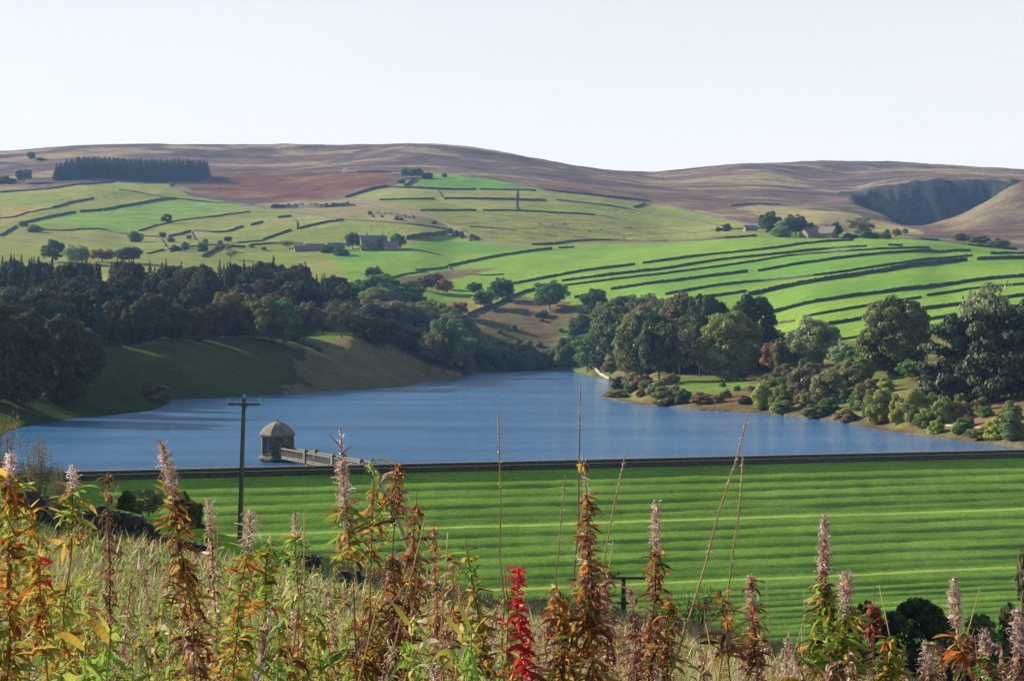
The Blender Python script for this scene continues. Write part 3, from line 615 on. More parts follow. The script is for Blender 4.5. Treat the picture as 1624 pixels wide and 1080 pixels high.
# tumbled wall near, on the left, and its broken continuation
def stones(pts, label, D, hgt=1.0):
    """a ruined wall of separate-looking stones"""
    P = []
    for (px, dd) in pts: x = (px-CX)/F*dd; P.append((x, dd))
    P = np.array(P); seg = np.linalg.norm(np.diff(P, axis=0), axis=1); s = np.concatenate([[0], np.cumsum(seg)]); m = MB(); q = 0; c = None
    while q < s[-1]:
        x = np.interp(q, s, P[:, 0]); y = np.interp(q, s, P[:, 1]); z = h1(x, y)
        if c is None: c = (x, y, z)
        top = hgt*(.55+.6*vn(np.array(q/1.3), np.array(D*1.))); k = 0; zz = -.1
        while zz < top:
            hgt_s = random.uniform(.1, .2); m.box((x-c[0]+random.uniform(-.08, .08), y-c[1]+random.uniform(-.15, .15), z-c[2]+zz+hgt_s/2), (random.uniform(.22, .42), random.uniform(.3, .6), hgt_s), random.uniform(-.4, .4), random.uniform(.7, .95)); zz += hgt_s*.93
        q += random.uniform(.2, .3)
    o = m.ob('tumbled_wall', M_STONEW); o.location = c; tag(o, label, 'wall')
stones([(40, 66), (110, 68), (160, 69), (215, 70), (265, 71), (310, 72), (340, 72)], 'black tumbled stone wall behind the orange weeds on the left', 68, .8)
stones([(462, 73), (480, 73), (505, 74)], 'low dark heap of wall stones between the weeds, left of the brown curled plant', 73, .9)
stones([(548, 74), (566, 74), (585, 74)], 'small dark wall remnant just behind the brown curled plant', 75, .8)

# track on the far hill
def ribbon_track():
    pts = [(540, 318), (553, 314), (581, 321), (633, 332), (672, 340), (698, 351), (724, 363), (750, 378.5), (790, 388), (850, 392)]
    P = []
    for a, b in zip(pts[:-1], pts[1:]):
        for i in range(6): t = i/6; P.append(hit(a[0]+(b[0]-a[0])*t, a[1]+(b[1]-a[1])*t, 1300))
    P = np.array(P)
    for _ in range(4): P[1:-1] = .5*P[1:-1]+.25*(P[:-2]+P[2:])
    T = np.gradient(P[:, :2], axis=0); T /= np.linalg.norm(T, axis=1)[:, None]; N = np.column_stack([T[:, 1], -T[:, 0]]); V = []
    for o in (-2.6, -1.3, 0, 1.3, 2.6):
        x = P[:, 0]+N[:, 0]*o; y = P[:, 1]+N[:, 1]*o; V.append(np.column_stack([x, y, hh(x, y)+.12]))
    V = np.array(V); n, m = V.shape[:2]; I = np.arange(n*m).reshape(n, m)
    tag(ob('path', mk('path', V.reshape(-1, 3), np.stack([I[:-1, :-1], I[:-1, 1:], I[1:, 1:], I[1:, :-1]], -1).reshape(-1, 4), M_TRACK)), kind='structure')
ribbon_track()
pp = np.array([hit(a, b, 420, 900) for a, b in [(1500, 675), (1525, 676), (1545, 678), (1565, 679), (1590, 681)]])
V = np.vstack([np.column_stack([pp[:, 0], pp[:, 1]+o, hh(pp[:, 0], pp[:, 1]+o)+.1]) for o in (-1, 1)]); n = len(pp)
tag(ob('path', mk('path', V, np.array([(i, i+1, n+i+1, n+i) for i in range(n-1)]), simple('pale_gravel', (.5, .46, .36), .5))), kind='structure')

# ------------------------------------------------------------------ leaf cards and ribbons
def unit(v): return v/(np.linalg.norm(v, axis=-1, keepdims=True)+1e-9)
def cards(P, Nrm, size, rng, asp=1.0):
    n = len(P); r = unit(rng.normal(size=(n, 3))); U = unit(np.cross(Nrm, r)); W = np.cross(Nrm, U)
    s = (size if np.ndim(size) else np.full(n, size))[:, None]
    V = np.stack([P-U*s-W*s*asp*.55, P+U*s*.7-W*s*asp, P+U*s+W*s*asp*.6, P-U*s*.6+W*s*asp], 1).reshape(-1, 3)
    return V, np.arange(n*4).reshape(n, 4)
def ribbons(P0, Dr, Up, L, Wd, curl, nseg=4, shape='leaf', twist=None):
    """n curved strips as one vertex/face array; Dr start directions, Up bend plane"""
    n = len(P0); Dr = unit(Dr); side = unit(np.cross(Dr, Up)); Up = unit(np.cross(side, Dr)); P = P0.copy(); V = []
    ts = np.linspace(0, 1, nseg+1)
    wf = {'leaf': np.array([.25]+[math.sin(math.pi*min(1, .12+.85*t))**.7 for t in ts[1:-1]]+[.05]), 'grass': 1-.9*ts, 'hair': np.ones(nseg+1)}[shape]
    for i, t in enumerate(ts):
        V.append(np.stack([P-side*(Wd*wf[i])[:, None], P+side*(Wd*wf[i])[:, None]], 1))
        a = (curl*(t+.5/nseg))[:, None]; d = Dr*np.cos(a)+Up*np.sin(a); P = P+d*(L/nseg)[:, None]
        if twist is not None:
            k = (twist/nseg)[:, None]; side = unit(side*np.cos(k)+np.cross(d, side)*np.sin(k))
    V = np.stack(V, 1).reshape(-1, 3); b = np.arange(n)[:, None]*(2*(nseg+1)); q = np.array([(2*i, 2*i+1, 2*i+3, 2*i+2) for i in range(nseg)])
    return V, (b[:, :, None]+q[None]).reshape(-1, 4), 2*(nseg+1)

# ------------------------------------------------------------------ trees: unit height, unit spread
def crown_round(seed, n_lobe=64, per=150, cz=.55, rz=.45, base=.1, leaf=.019, gap=0.0, wild=.1, lr=(.075, .15), low=False, shell=.35):
    g = np.random.default_rng(seed); P = []; N = []; T = []
    d = unit(g.normal(size=(n_lobe, 3))); rad = g.uniform(shell, 1.0, n_lobe)**.6
    C_ = d*rad[:, None]*np.array((.5-.07, .5-.07, rz-.06)); C_ *= (1+g.normal(size=(n_lobe, 1))*wild)
    C_[:, 2] += cz
    if low: C_[:, 2] = np.where(C_[:, 2] < .08, g.uniform(.02, .35, n_lobe), C_[:, 2])
    else:
        lo = C_[:, 2] < base+.06; C_[lo, 2] = g.uniform(base+.06, .5, lo.sum())
    for i in range(n_lobe):
        r = g.uniform(*lr); k = int(per*(r/.11)**2*(1 if g.random() > gap else .3)); u = unit(g.normal(size=(k, 3))); u[:, 2] = np.abs(u[:, 2])*g.choice([1, 1, 1, -.8], k); u = unit(u)
        P.append(C_[i]+u*r*g.uniform(.7, 1.1, (k, 1))*np.array((1, 1, .85))); N.append(unit(u+g.normal(size=(k, 3))*.5)); T.append(np.full(k, g.uniform(.75, 1.2)))
    P = np.vstack(P); N = np.vstack(N); T = np.concatenate(T)
    V, f = cards(P, N, g.uniform(leaf*.55, leaf*1.25, len(P)), g)
    tint = T*g.uniform(.8, 1.2, len(P)); c = np.repeat(np.column_stack([tint*g.uniform(.9, 1.12, len(P)), tint, tint*g.uniform(.85, 1.1, len(P))]), 4, axis=0)
    return V, f, c, C_
def limbs(seed, C_, tr=.02, fork=.22, top=.6, n=9):
    g = np.random.default_rng(seed); m = MB(); m.tube([(0, 0, -.06), (0, 0, .02), (.005, .005, fork), (.01, -.01, (fork+top)/2), (0, .01, top)], [tr*1.5, tr*1.15, tr, tr*.75, tr*.3], 7)
    for i in g.choice(len(C_), min(n, len(C_)), replace=False):
        z0 = g.uniform(fork*.8, top*.8); e = C_[i]; mid = np.array((e[0]*.45, e[1]*.45, z0+(e[2]-z0)*.35)); m.tube([(0, 0, z0), mid, e], [tr*.5, tr*.32, tr*.1], 5)
    return m
def crown_spruce(seed, layers=20, wd=.5, z0=.06, dens=1.0):
    g = np.random.default_rng(seed); P = []; N = []
    for i in range(layers):
        t = i/(layers-1); z = z0+(1-z0)*t**.95; r = wd*(1-t)**.8*g.uniform(.8, 1.12)+.012; nb = max(4, int((15*(1-t)+5)*dens))
        for a in g.uniform(0, 2*math.pi, nb):
            rr = r*g.uniform(.7, 1.12); k = max(3, int(12*rr/wd)+3); s = g.uniform(.1, 1, k)**.7
            x = np.cos(a+g.normal(size=k)*.1)*rr*s; y = np.sin(a+g.normal(size=k)*.1)*rr*s; zz = z-.1*s*rr/wd*.6+g.normal(size=k)*.008
            P.append(np.column_stack([x, y, zz])); N.append(unit(np.column_stack([np.cos(a)*np.ones(k)*.5, np.sin(a)*np.ones(k)*.5, np.ones(k)])+g.normal(size=(k, 3))*.4))
    P = np.vstack(P); N = np.vstack(N); V, f = cards(P, N, g.uniform(.016, .034, len(P)), g); t = g.uniform(.65, 1.3, len(P))
    return V, f, np.repeat(np.column_stack([t, t, t]), 4, axis=0)
def crown_pine(seed, n=46):
    g = np.random.default_rng(seed); P = []; N = []; C_ = []
    for i in range(n):
        z = g.uniform(.1, .95); a = g.uniform(0, 6.28); r = g.uniform(.05, .42)*(1-.5*max(0, (z-.7)/.3)); c = np.array((r*math.cos(a), r*math.sin(a), z)); C_.append(c)
        k = 170; u = unit(g.normal(size=(k, 3))); P.append(c+u*np.array((.15, .15, .055))*g.uniform(.5, 1.1, (k, 1))); N.append(unit(u+g.normal(size=(k, 3))*.6+np.array((0, 0, .6))))
    P = np.vstack(P); N = np.vstack(N); V, f = cards(P, N, g.uniform(.012, .026, len(P)), g); t = g.uniform(.65, 1.35, len(P))
    return V, f, np.repeat(np.column_stack([t, t, t]), 4, axis=0), np.array(C_)
KIND = {}
def reg(key, V, f, c, trunk, leafmat):
    cm = mk('crown', V, f, leafmat, c); tm = trunk.mesh('trunk', M_BARK, True)
    tv = np.vstack(trunk.v); tf4 = np.vstack(trunk.f4)+len(V); ext = [np.vstack(trunk.f3)+len(V)] if trunk.f3 else []
    cc = np.vstack([c, np.ones((len(tv), 3))]); jm = mk('tree', np.vstack([V, tv]), [f, tf4]+ext, [leafmat, M_BARK], cc, midx=np.concatenate([np.zeros(len(f)), np.ones(len(tf4)+sum(len(e) for e in ext))]))
    KIND.setdefault(key, []).append((cm, tm, jm))
for sd_ in (11, 12, 13, 14): V, f, c, C_ = crown_round(sd_); reg('round', V, f, c, limbs(sd_, C_), M_LEAF)
for sd_ in (15, 16): V, f, c, C_ = crown_round(sd_, 130, 240, .5, .5, .0, .016, wild=.025, shell=.8, lr=(.07, .125)); reg('beech', V, f, c, limbs(sd_, C_, .024, .1), M_LEAF)
for sd_ in (21, 22, 23): V, f, c, C_ = crown_round(sd_, 46, 80, .6, .4, .2, .018, .35, .16); reg('sparse', V, f, c, limbs(sd_, C_, .017, .3, .8, 22), M_LEAF)
for sd_ in (31, 32, 33): V, f, c, C_ = crown_round(sd_, 60, 130, .34, .64, .0, .022, wild=.1, lr=(.09, .19), low=True); reg('bush', V, f, c, limbs(sd_, C_, .012, .08, .4, 6), M_LEAF)
for sd_ in (41, 42, 43):
    V, f, c = crown_spruce(sd_); m = MB(); m.tube([(0, 0, -.05), (0, 0, .4), (0, 0, .97)], [.017, .012, .002], 6); reg('spruce', V, f, c, m, M_NEEDLE)
for sd_ in (51, 52, 53):
    V, f, c, C_ = crown_pine(sd_); reg('pine', V, f, c, limbs(sd_, C_, .016, .35, .92, 20), M_NEEDLE)
def twiggy(seed):
    g = np.random.default_rng(seed); m = MB(); tips = []
    for i in range(26):
        a = g.uniform(0, 6.28); r = g.uniform(.15, .5); z = g.uniform(.5, 1.0); b = np.array((g.normal()*.03, g.normal()*.03, -.03)); e = np.array((r*math.cos(a), r*math.sin(a), z)); md = b*.5+e*.5+np.array((0, 0, .06)); m.tube([b, md, e], [.009, .006, .0015], 5)
        for j in range(5):
            t = g.uniform(.45, .95); s = b+(e-b)*t+np.array((0, 0, .06*(1-abs(2*t-1)))); u = unit(e-b+g.normal(size=3)*.35); q = s+u*g.uniform(.1, .25); m.tube([s, (s+q)/2+g.normal(size=3)*.01, q], [.003, .002, .001], 4); tips.append(q); tips.append((s+q)/2)
    tips = np.array(tips); P = np.repeat(tips, 9, axis=0)+g.normal(size=(len(tips)*9, 3))*.028; V, f = cards(P, unit(g.normal(size=P.shape)), g.uniform(.005, .010, len(P)), g)
    t = g.uniform(.6, 1.4, len(P)); reg('twiggy', V, f, np.repeat(np.column_stack([t, t, t]), 4, axis=0), m, M_LEAF)
for sd_ in (61, 62): twiggy(sd_)
NM = {'round': 'broadleaf_tree', 'beech': 'beech_tree', 'sparse': 'open_crowned_tree', 'bush': 'bush', 'spruce': 'conifer_tree', 'pine': 'pine_tree', 'twiggy': 'shrub'}
LEAF_GAIN = 1.65
def place(kind, p, H, W, color, label, group=None, parts=True, var=None, rz=None):
    g = random; cm, tm, jm = KIND[kind][(var if var is not None else g.randrange(99)) % len(KIND[kind])]
    rz = g.uniform(0, 6.28) if rz is None else rz
    if parts:
        color = tuple(c*LEAF_GAIN for c in color); r = empty(NM[kind], p); r.rotation_euler = (0, 0, rz); r.scale = (W, W, H)
        a = ob('crown', cm, r); a.color = (*color, 1); b = ob('trunk', tm, r)
    else:
        color = tuple(c*LEAF_GAIN for c in color); r = ob(NM[kind], jm, loc=p); r.rotation_euler = (0, 0, rz); r.scale = (W, W, H); r.color = (*color, 1)
    tag(r, label, 'bush' if kind in ('bush', 'twiggy') else 'tree', group); return r
def tree(px, yb, yt, wpx, kind, color, label, Dmin=400, group=None, Dmax=3400, var=None, parts=None):
    p = hit(px, yb, Dmin, Dmax); H = (yb-yt)/F*p[1]; W = wpx/F*p[1]; H = max(H, HC+p[1]*(HY-yt)/F-p[2])*(.9 if kind in ('pine', 'sparse') else .96)
    return place(kind, p-np.array((0, 0, .02*H)), H, W*1.08, color, label, group, parts if parts is not None else (yb-yt) > 26, var)
OL = (.12, .15, .04); DG_ = (.045, .08, .025); MG = (.075, .13, .035); BR = (.19, .13, .055); YG = (.19, .23, .045); GG = (.15, .2, .085); RB = (.22, .09, .05); GY = (.13, .12, .075); ORN = (.24, .12, .04)
T = [
 # px, base y, top y, width, kind, colour, label, Dmin
 (50, 254, 240, 14, 'round', DG_, 'tiny lone tree on the skyline at the far left', 1500),
 (64, 254, 250, 16, 'bush', DG_, 'low dark bush right of the tiny skyline tree', 1500),
 (38, 291, 266, 28, 'round', DG_, 'dark round tree left of the conifer plantation', 1500),
 (8, 291, 279, 34, 'bush', DG_, 'dark moorland thicket at the very left edge', 1500),
 (264, 355, 338, 18, 'round', DG_, 'lone tree beside the wall in the pale left field', 1200),
 (215, 384, 365, 24, 'bush', MG, 'bush at the junction of walls above the left wood', 1200),
 (55, 368, 355, 22, 'bush', OL, 'olive bush where the wavering wall begins', 1200),
 (38, 359, 350, 14, 'bush', DG_, 'small dark bush at the foot of the rising left wall', 1200),
 (84, 416, 378, 34, 'round', DG_, 'dark treetop sticking out above the left wood', 1000),
 (122, 420, 386, 44, 'round', GG, 'grey-green treetop behind the left wood', 1000),
 (205, 418, 389, 46, 'round', (.05, .08, .035), 'bluish dome-shaped tree behind the left wood', 1000),
 (162, 416, 393, 42, 'round', BR, 'brownish tree between two green ones behind the left wood', 1000),
 (278, 398, 388, 18, 'bush', DG_, 'small bush on the faint wall above the wood', 1150),
 (366, 412, 390, 20, 'sparse', GG, 'thin grey-green tree above the left wood', 1100),
 (273, 296, 288, 8, 'bush', BR, 'tiny bush below the right end of the plantation', 1500),
 (559, 395, 367, 27, 'round', DG_, 'dark round tree left of the farmhouse', 1300),
 (630, 395, 369, 26, 'round', MG, 'rounded tree right of the farmhouse', 1300),
 (581, 397, 382, 24, 'bush', GG, 'bush in front of the farmhouse', 1300),
 (604, 396, 376, 20, 'round', DG_, 'dark tree touching the farmhouse gable', 1300),
 (520, 401, 388, 22, 'bush', DG_, 'dark bush by the low farm buildings', 1300),
 (455, 394, 378, 26, 'sparse', OL, 'olive tree left of the low farm buildings', 1200),
 (540, 405, 392, 24, 'bush', MG, 'garden bush below the farm buildings', 1250),
 (592, 446, 421, 30, 'round', (.085, .07, .04), 'lone dark tree in the bright green field', 1150),
 (676, 461, 436, 26, 'round', (.075, .06, .04), 'left tree of the dusky trio in the meadow', 1120),
 (690, 455, 431, 26, 'round', (.1, .07, .05), 'middle, farthest tree of the dusky trio', 1150),
 (704, 465, 441, 28, 'round', RB, 'reddish tree at the right of the dusky trio', 1120),
 (620, 461, 452, 12, 'sparse', MG, 'tiny sapling left of the dusky trio', 1120),
 (754, 468, 446, 24, 'round', DG_, 'small dark tree at the left of the meadow clump', 1090),
 (768, 490, 456, 38, 'round', MG, 'bushy green tree at the front of the meadow clump', 1090),
 (797, 479, 438, 38, 'round', (.045, .075, .025), 'tallest tree of the meadow clump', 1090),
 (872, 491, 441, 52, 'round', MG, 'large round tree standing on the bracken slope', 1090),
 (855, 502, 493, 20, 'bush', MG, 'low bush under the tree on the bracken slope', 1090),
 (729, 503, 476, 28, 'round', (.16, .085, .05), 'rusty round tree above the tall lakeside trees', 1090),
 (595, 485, 463, 24, 'round', GY, 'small grey-brown tree behind the dark wood tip', 1100),
 (634, 505, 466, 32, 'round', MG, 'green tree in the valley clump behind the spur', 1000),
 (660, 505, 464, 38, 'round', DG_, 'dark tree at the top of the valley clump', 1000),
 (622, 515, 478, 40, 'round', (.14, .1, .07), 'dusty pinkish-brown tree in the valley clump', 980),
 (596, 525, 478, 44, 'round', (.06, .085, .035), 'tree nearest the dark wood in the valley clump', 960),
 (650, 540, 488, 42, 'round', OL, 'olive tree in the middle of the valley clump', 960),
 (676, 530, 488, 44, 'round', MG, 'leafy tree right of the olive one in the valley clump', 980),
 (632, 545, 505, 40, 'round', (.075, .095, .04), 'lower rounded tree of the valley clump', 940),
 (612, 545, 512, 36, 'bush', MG, 'bush at the foot of the valley clump', 930),
 (665, 560, 520, 36, 'round', DG_, 'dark tree behind the spur beneath the valley clump', 940),
 (705, 592, 494, 50, 'round', MG, 'tall green tree at the end of the spur', 930),
 (684, 592, 520, 36, 'sparse', (.13, .11, .06), 'tall thin-crowned tree left in the waterside row', 920),
 (700, 596, 528, 30, 'sparse', (.12, .1, .055), 'straight thin tree in the waterside row', 930),
 (722, 594, 534, 34, 'sparse', (.11, .1, .05), 'tall tree right in the waterside row', 940),
 (738, 594, 550, 26, 'sparse', (.1, .11, .05), 'slim light tree at the water by the spur tip', 960),
 (762, 586, 545, 40, 'round', (.1, .13, .05), 'sunny green tree at the head of the reservoir', 1060),
 (786, 588, 550, 44, 'round', MG, 'dark rounded tree at the head of the reservoir', 1060),
 (812, 588, 560, 44, 'bush', DG_, 'low dark thicket at the head of the reservoir', 1060),
 (838, 587, 566, 34, 'bush', MG, 'low thicket at the middle of the reservoir head', 1060),
 (945, 505, 455, 46, 'round', (.05, .08, .03), 'rounded tree highest up behind the narrow inlet', 960),
 (968, 528, 470, 46, 'round', MG, 'broad green tree just below the highest inlet tree', 920),
 (1000, 505, 465, 44, 'round', OL, 'brownish-olive tree behind the grove', 960),
 (1028, 495, 458, 42, 'sparse', (.1, .085, .06), 'bare grey-purple tree above the grove', 960),
 (925, 548, 496, 54, 'round', (.05, .075, .028), 'dark spreading tree above the inlet', 980),
 (905, 582, 528, 42, 'round', (.075, .1, .04), 'tall tree at the water left of the inlet', 1000),
 (932, 590, 530, 52, 'round', MG, 'leafy tree leaning over the inlet', 960),
 (958, 588, 542, 44, 'round', (.05, .065, .03), 'dark tree right beside the inlet', 930),
 (880, 583, 545, 32, 'round', (.09, .115, .05), 'slim green tree at the far shore', 1040),
 (862, 582, 552, 28, 'bush', (.11, .11, .05), 'brownish shrub at the far shore', 1050),
 (978, 545, 505, 40, 'round', GY, 'grey-brown tree between inlet and grove', 900),
 (972, 590, 566, 34, 'bush', (.13, .12, .05), 'tan shrub beside the quay wall', 880),
 (1008, 604, 486, 64, 'beech', (.12, .125, .04), 'olive beech at the left end of the lakeside grove', 720),
 (1030, 570, 472, 60, 'round', (.13, .1, .045), 'russet-topped tree behind the left end of the grove', 860),
 (1045, 606, 500, 70, 'round', (.045, .06, .025), 'dark tree at the front left of the grove', 690),
 (1083, 590, 468, 76, 'beech', (.11, .1, .045), 'brown-tinged beech in the middle of the grove', 800),
 (1078, 606, 510, 60, 'sparse', (.07, .07, .035), 'thin tree with bare stems at the front of the grove', 700),
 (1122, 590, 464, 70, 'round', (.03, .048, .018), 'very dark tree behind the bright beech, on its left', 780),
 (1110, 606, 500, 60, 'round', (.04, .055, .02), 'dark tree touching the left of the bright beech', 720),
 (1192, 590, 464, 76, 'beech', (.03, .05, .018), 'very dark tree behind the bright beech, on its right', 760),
 (1157, 605, 488, 98, 'beech', (.115, .135, .04), 'big dome-shaped beech with sunlit left side at the front of the grove', 690),
 (980, 618, 594, 22, 'bush', (.03, .05, .02), 'dark bush by the water on the inlet side', 700),
 (1002, 612, 588, 36, 'bush', (.13, .13, .06), 'olive-tan shrub on the headland slope', 690),
 (1020, 612, 592, 34, 'bush', (.17, .11, .06), 'brown shrub left of the grove foot', 680),
 (1003, 622, 605, 26, 'bush', MG, 'small green bush on the headland', 660),
 (978, 630, 616, 40, 'bush', (.14, .14, .06), 'low tan scrub near the headland tip', 650),
 (1035, 624, 608, 20, 'bush', GG, 'pale green bush beside the dark grove', 650),
 (1060, 641, 612, 56, 'bush', (.14, .14, .05), 'mounded olive shrub on the shore of the headland', 610),
 (1085, 640, 614, 30, 'bush', DG_, 'dark shrub on the shore below the grove', 610),
 (1118, 640, 622, 40, 'bush', (.16, .1, .055), 'reddish-brown scrub on the shore below the beech', 600),
 (1212, 648, 604, 36, 'bush', YG, 'yellow-green shrub on the bank right of the beech', 570),
 (1182, 640, 626, 22, 'bush', DG_, 'small dark bush on the bank below the beech', 590),
 (1226, 592, 538, 38, 'round', (.18, .1, .055), 'red-brown tree right of the dark grove', 700),
 (1246, 612, 545, 44, 'round', (.07, .08, .035), 'dull green tree between the red-brown tree and the pale willow', 660),
 (1288, 604, 514, 84, 'round', (.15, .18, .085), 'big pale willow above the right bank', 660),
 (1340, 606, 556, 48, 'round', (.13, .17, .08), 'small pale round tree right of the willow', 640),
 (1240, 652, 606, 36, 'bush', (.13, .14, .045), 'olive shrub below the dull green tree', 560),
 (1278, 652, 585, 58, 'bush', (.1, .095, .05), 'large dusky shrub below the willow', 580),
 (1312, 660, 598, 60, 'bush', (.13, .13, .055), 'rounded olive shrub on the right bank', 560),
 (1350, 650, 594, 54, 'bush', (.11, .11, .05), 'brownish thicket left of the big olive tree', 570),
 (1375, 668, 622, 44, 'bush', (.13, .12, .06), 'tan thicket by the water below the big olive tree', 530),
 (1420, 640, 508, 112, 'beech', (.085, .1, .035), 'big olive tree above the yellow waterside shrubs', 600),
 (1395, 684, 622, 46, 'bush', (.16, .17, .05), 'yellow-green shrub at the water, left of four', 500),
 (1427, 686, 640, 30, 'bush', (.2, .19, .05), 'small yellowish shrub at the water, second of four', 490),
 (1456, 690, 634, 46, 'bush', (.15, .16, .05), 'broad yellow-green shrub at the water, third of four', 480),
 (1494, 692, 645, 34, 'bush', (.12, .15, .05), 'green shrub at the water, rightmost of four', 470),
 (1240, 655, 632, 34, 'bush', (.12, .14, .05), 'low green scrub at the shore of the right bank', 555),
 (1290, 662, 640, 36, 'bush', (.1, .12, .05), 'low dark scrub at the shore below the olive shrub', 535),
 (1340, 672, 648, 40, 'bush', (.17, .14, .07), 'low tan scrub at the shore of the right bank', 510),
 (1562, 600, 446, 92, 'sparse', (.13, .16, .08), 'tall pale open tree rising behind the pines', 640),
 (1500, 664, 516, 84, 'pine', (.045, .06, .03), 'leftmost dark pine on the right bank', 500),
 (1532, 668, 508, 84, 'pine', (.042, .056, .028), 'second dark pine from the left on the right bank', 500),
 (1570, 672, 500, 90, 'pine', (.045, .06, .03), 'third dark pine on the right bank, in front of the tall pale tree', 490),
 (1606, 668, 500, 90, 'pine', (.042, .056, .028), 'fourth dark pine, near the right edge', 490),
 (1650, 668, 490, 100, 'pine', (.04, .055, .026), 'pine cut by the right edge of the picture', 490),
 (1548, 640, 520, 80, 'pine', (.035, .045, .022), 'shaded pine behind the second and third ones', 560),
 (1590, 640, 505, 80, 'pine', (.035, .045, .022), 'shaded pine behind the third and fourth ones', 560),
 (1478, 652, 590, 60, 'pine', (.05, .062, .032), 'low pine under the leftmost tall one', 500),
 (1520, 690, 660, 30, 'bush', (.2, .12, .06), 'rusty low bush left of the gravel path', 470),
 (1560, 700, 682, 50, 'bush', (.13, .14, .05), 'scrub at the water below the gravel path', 436),
 (1604, 706, 656, 44, 'bush', (.1, .14, .05), 'fresh green bush at the right edge above the dam', 425),
 (1222, 372, 333, 34, 'round', DG_, 'tall dark tree at the left of the farm grove on the hill', 1450),
 (1246, 374, 346, 34, 'round', GG, 'paler tree in the farm grove on the hill', 1450),
 (1262, 375, 338, 40, 'round', (.05, .07, .035), 'rounded tree of the hill farm grove behind the roof', 1450),
 (1238, 376, 356, 30, 'bush', (.12, .15, .06), 'light green bush in front of the farm grove', 1450),
 (1285, 372, 352, 22, 'round', DG_, 'small dark tree just left of the hill barn', 1450),
 (1326, 377, 351, 20, 'round', DG_, 'dark tree right behind the hill barn gable', 1450),
 (1366, 377, 336, 42, 'sparse', (.1, .09, .055), 'open tree with bare limbs right of the hill barn', 1400),
 (1348, 378, 370, 26, 'bush', MG, 'hedge bush right of the hill barn', 1400),
 (1380, 378, 368, 30, 'bush', DG_, 'hedge bush beneath the open tree', 1400),
 (1404, 378, 369, 20, 'bush', MG, 'hedge bush between the open tree and the small round tree', 1400),
 (1422, 377, 361, 14, 'round', BR, 'small round tree on the hill crest', 1400),
 (1152, 367, 353, 14, 'bush', DG_, 'dark bush by the moor edge wall', 1500),
 (1140, 367, 360, 12, 'bush', DG_, 'smaller bush left of the dark moor edge bush', 1500),
 (1525, 382, 368, 30, 'bush', GY, 'grey hedge bush, left of three below the red moor', 1300),
 (1555, 386, 373, 34, 'bush', (.08, .075, .05), 'grey hedge bush, middle of three below the red moor', 1300),
 (1585, 390, 377, 34, 'bush', GY, 'grey hedge bush, right of three below the red moor', 1300),
 (645, 283, 265, 24, 'round', MG, 'left tree of the hilltop clump', 1800),
 (662, 282, 266, 20, 'round', DG_, 'right tree of the hilltop clump', 1800),
 (677, 283, 273, 20, 'bush', DG_, 'low bush on the right of the hilltop clump', 1800),
 (705, 283, 274, 10, 'round', MG, 'tiny tree in the small hilltop meadow', 1800),
 (637, 291, 284, 12, 'bush', DG_, 'tiny bush at the foot of the hilltop clump', 1800),
 (243, 636, 601, 46, 'bush', (.13, .125, .055), 'sunlit rounded bush on the left shore point', 600),
 (366, 534, 454, 58, 'round', (.11, .09, .03), 'orange-tinged tree at the edge of the left wood', 790),
 (402, 537, 464, 50, 'round', (.09, .095, .03), 'olive autumn tree on the sunny ledge of the spur', 790),
 (425, 545, 466, 58, 'round', (.085, .095, .03), 'yellowing tree beside the dark green one on the spur', 775),
 (450, 548, 468, 60, 'round', MG, 'dark green tree standing forward on the spur slope', 770),
 (482, 545, 474, 56, 'round', (.08, .07, .035), 'brown tree at the right of the spur trees', 780),
 (462, 540, 500, 40, 'bush', (.08, .06, .035), 'rusty undergrowth below the brown spur tree', 780),
 (30, 640, 486, 100, 'round', (.05, .055, .02), 'big brown-topped tree at the left edge above the water', 530),
 (95, 640, 492, 100, 'round', (.05, .055, .02), 'big brown-topped tree right of the left edge one', 550),
 (-20, 650, 480, 100, 'round', (.05, .055, .02), 'brown tree cut by the left edge of the picture', 520),
 (130, 615, 520, 70, 'round', (.06, .065, .03), 'dark tree closing the shaded wood on the left', 600),
 (20, 560, 440, 80, 'pine', (.055, .075, .04), 'blue-green pine above the brown trees at the left edge', 640),
 (72, 560, 450, 80, 'pine', (.055, .075, .04), 'second blue-green pine above the brown trees', 660),
]
for t_ in T:
    k = t_[4]
    if k == 'round' and t_[0] < 140 and t_[1] > 600: k = 'beech'
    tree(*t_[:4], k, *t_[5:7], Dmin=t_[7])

def scatter(polyp, n, kinds, cols, hpx, label, group, Dmin, seed, mind=7):
    g = random.Random(seed); P = np.array(polyp, float); k = 0; t = 0; pts = []
    while k < n and t < n*40:
        t += 1; x = g.uniform(P[:, 0].min(), P[:, 0].max()); y = g.uniform(P[:, 1].min(), P[:, 1].max())
        if not inside(np.array([x]), np.array([y]), P)[0]: continue
        p = hit(x, y, Dmin)
        if p[2] < .15 or any((p[0]-q[0])**2+(p[1]-q[1])**2 < mind**2 for q in pts): continue
        pts.append(p); Hh = g.uniform(*hpx)/F*p[1]; c = g.choice(cols); place(g.choice(kinds), p-np.array((0, 0, .2)), Hh, Hh*g.uniform(1.0, 1.5), c, label, group, Hh/p[1]*F > 30); k += 1
scatter([(1195, 612), (1260, 600), (1480, 630), (1620, 660), (1620, 700), (1500, 690), (1390, 672), (1300, 655), (1205, 648)], 40, ['bush'], [OL, MG, MG, YG, (.12, .11, .05)], (16, 34), 'scrubby bush on the overgrown right bank between the trees and the water', 'scrub on the right bank', 430, 4)
scatter([(960, 612), (1040, 602), (1190, 612), (1200, 648), (1050, 640), (975, 630)], 16, ['bush'], [OL, (.15, .11, .06), (.14, .14, .06)], (9, 18), 'low scrub on the headland in front of the grove', 'scrub on the headland', 580, 5, 5)
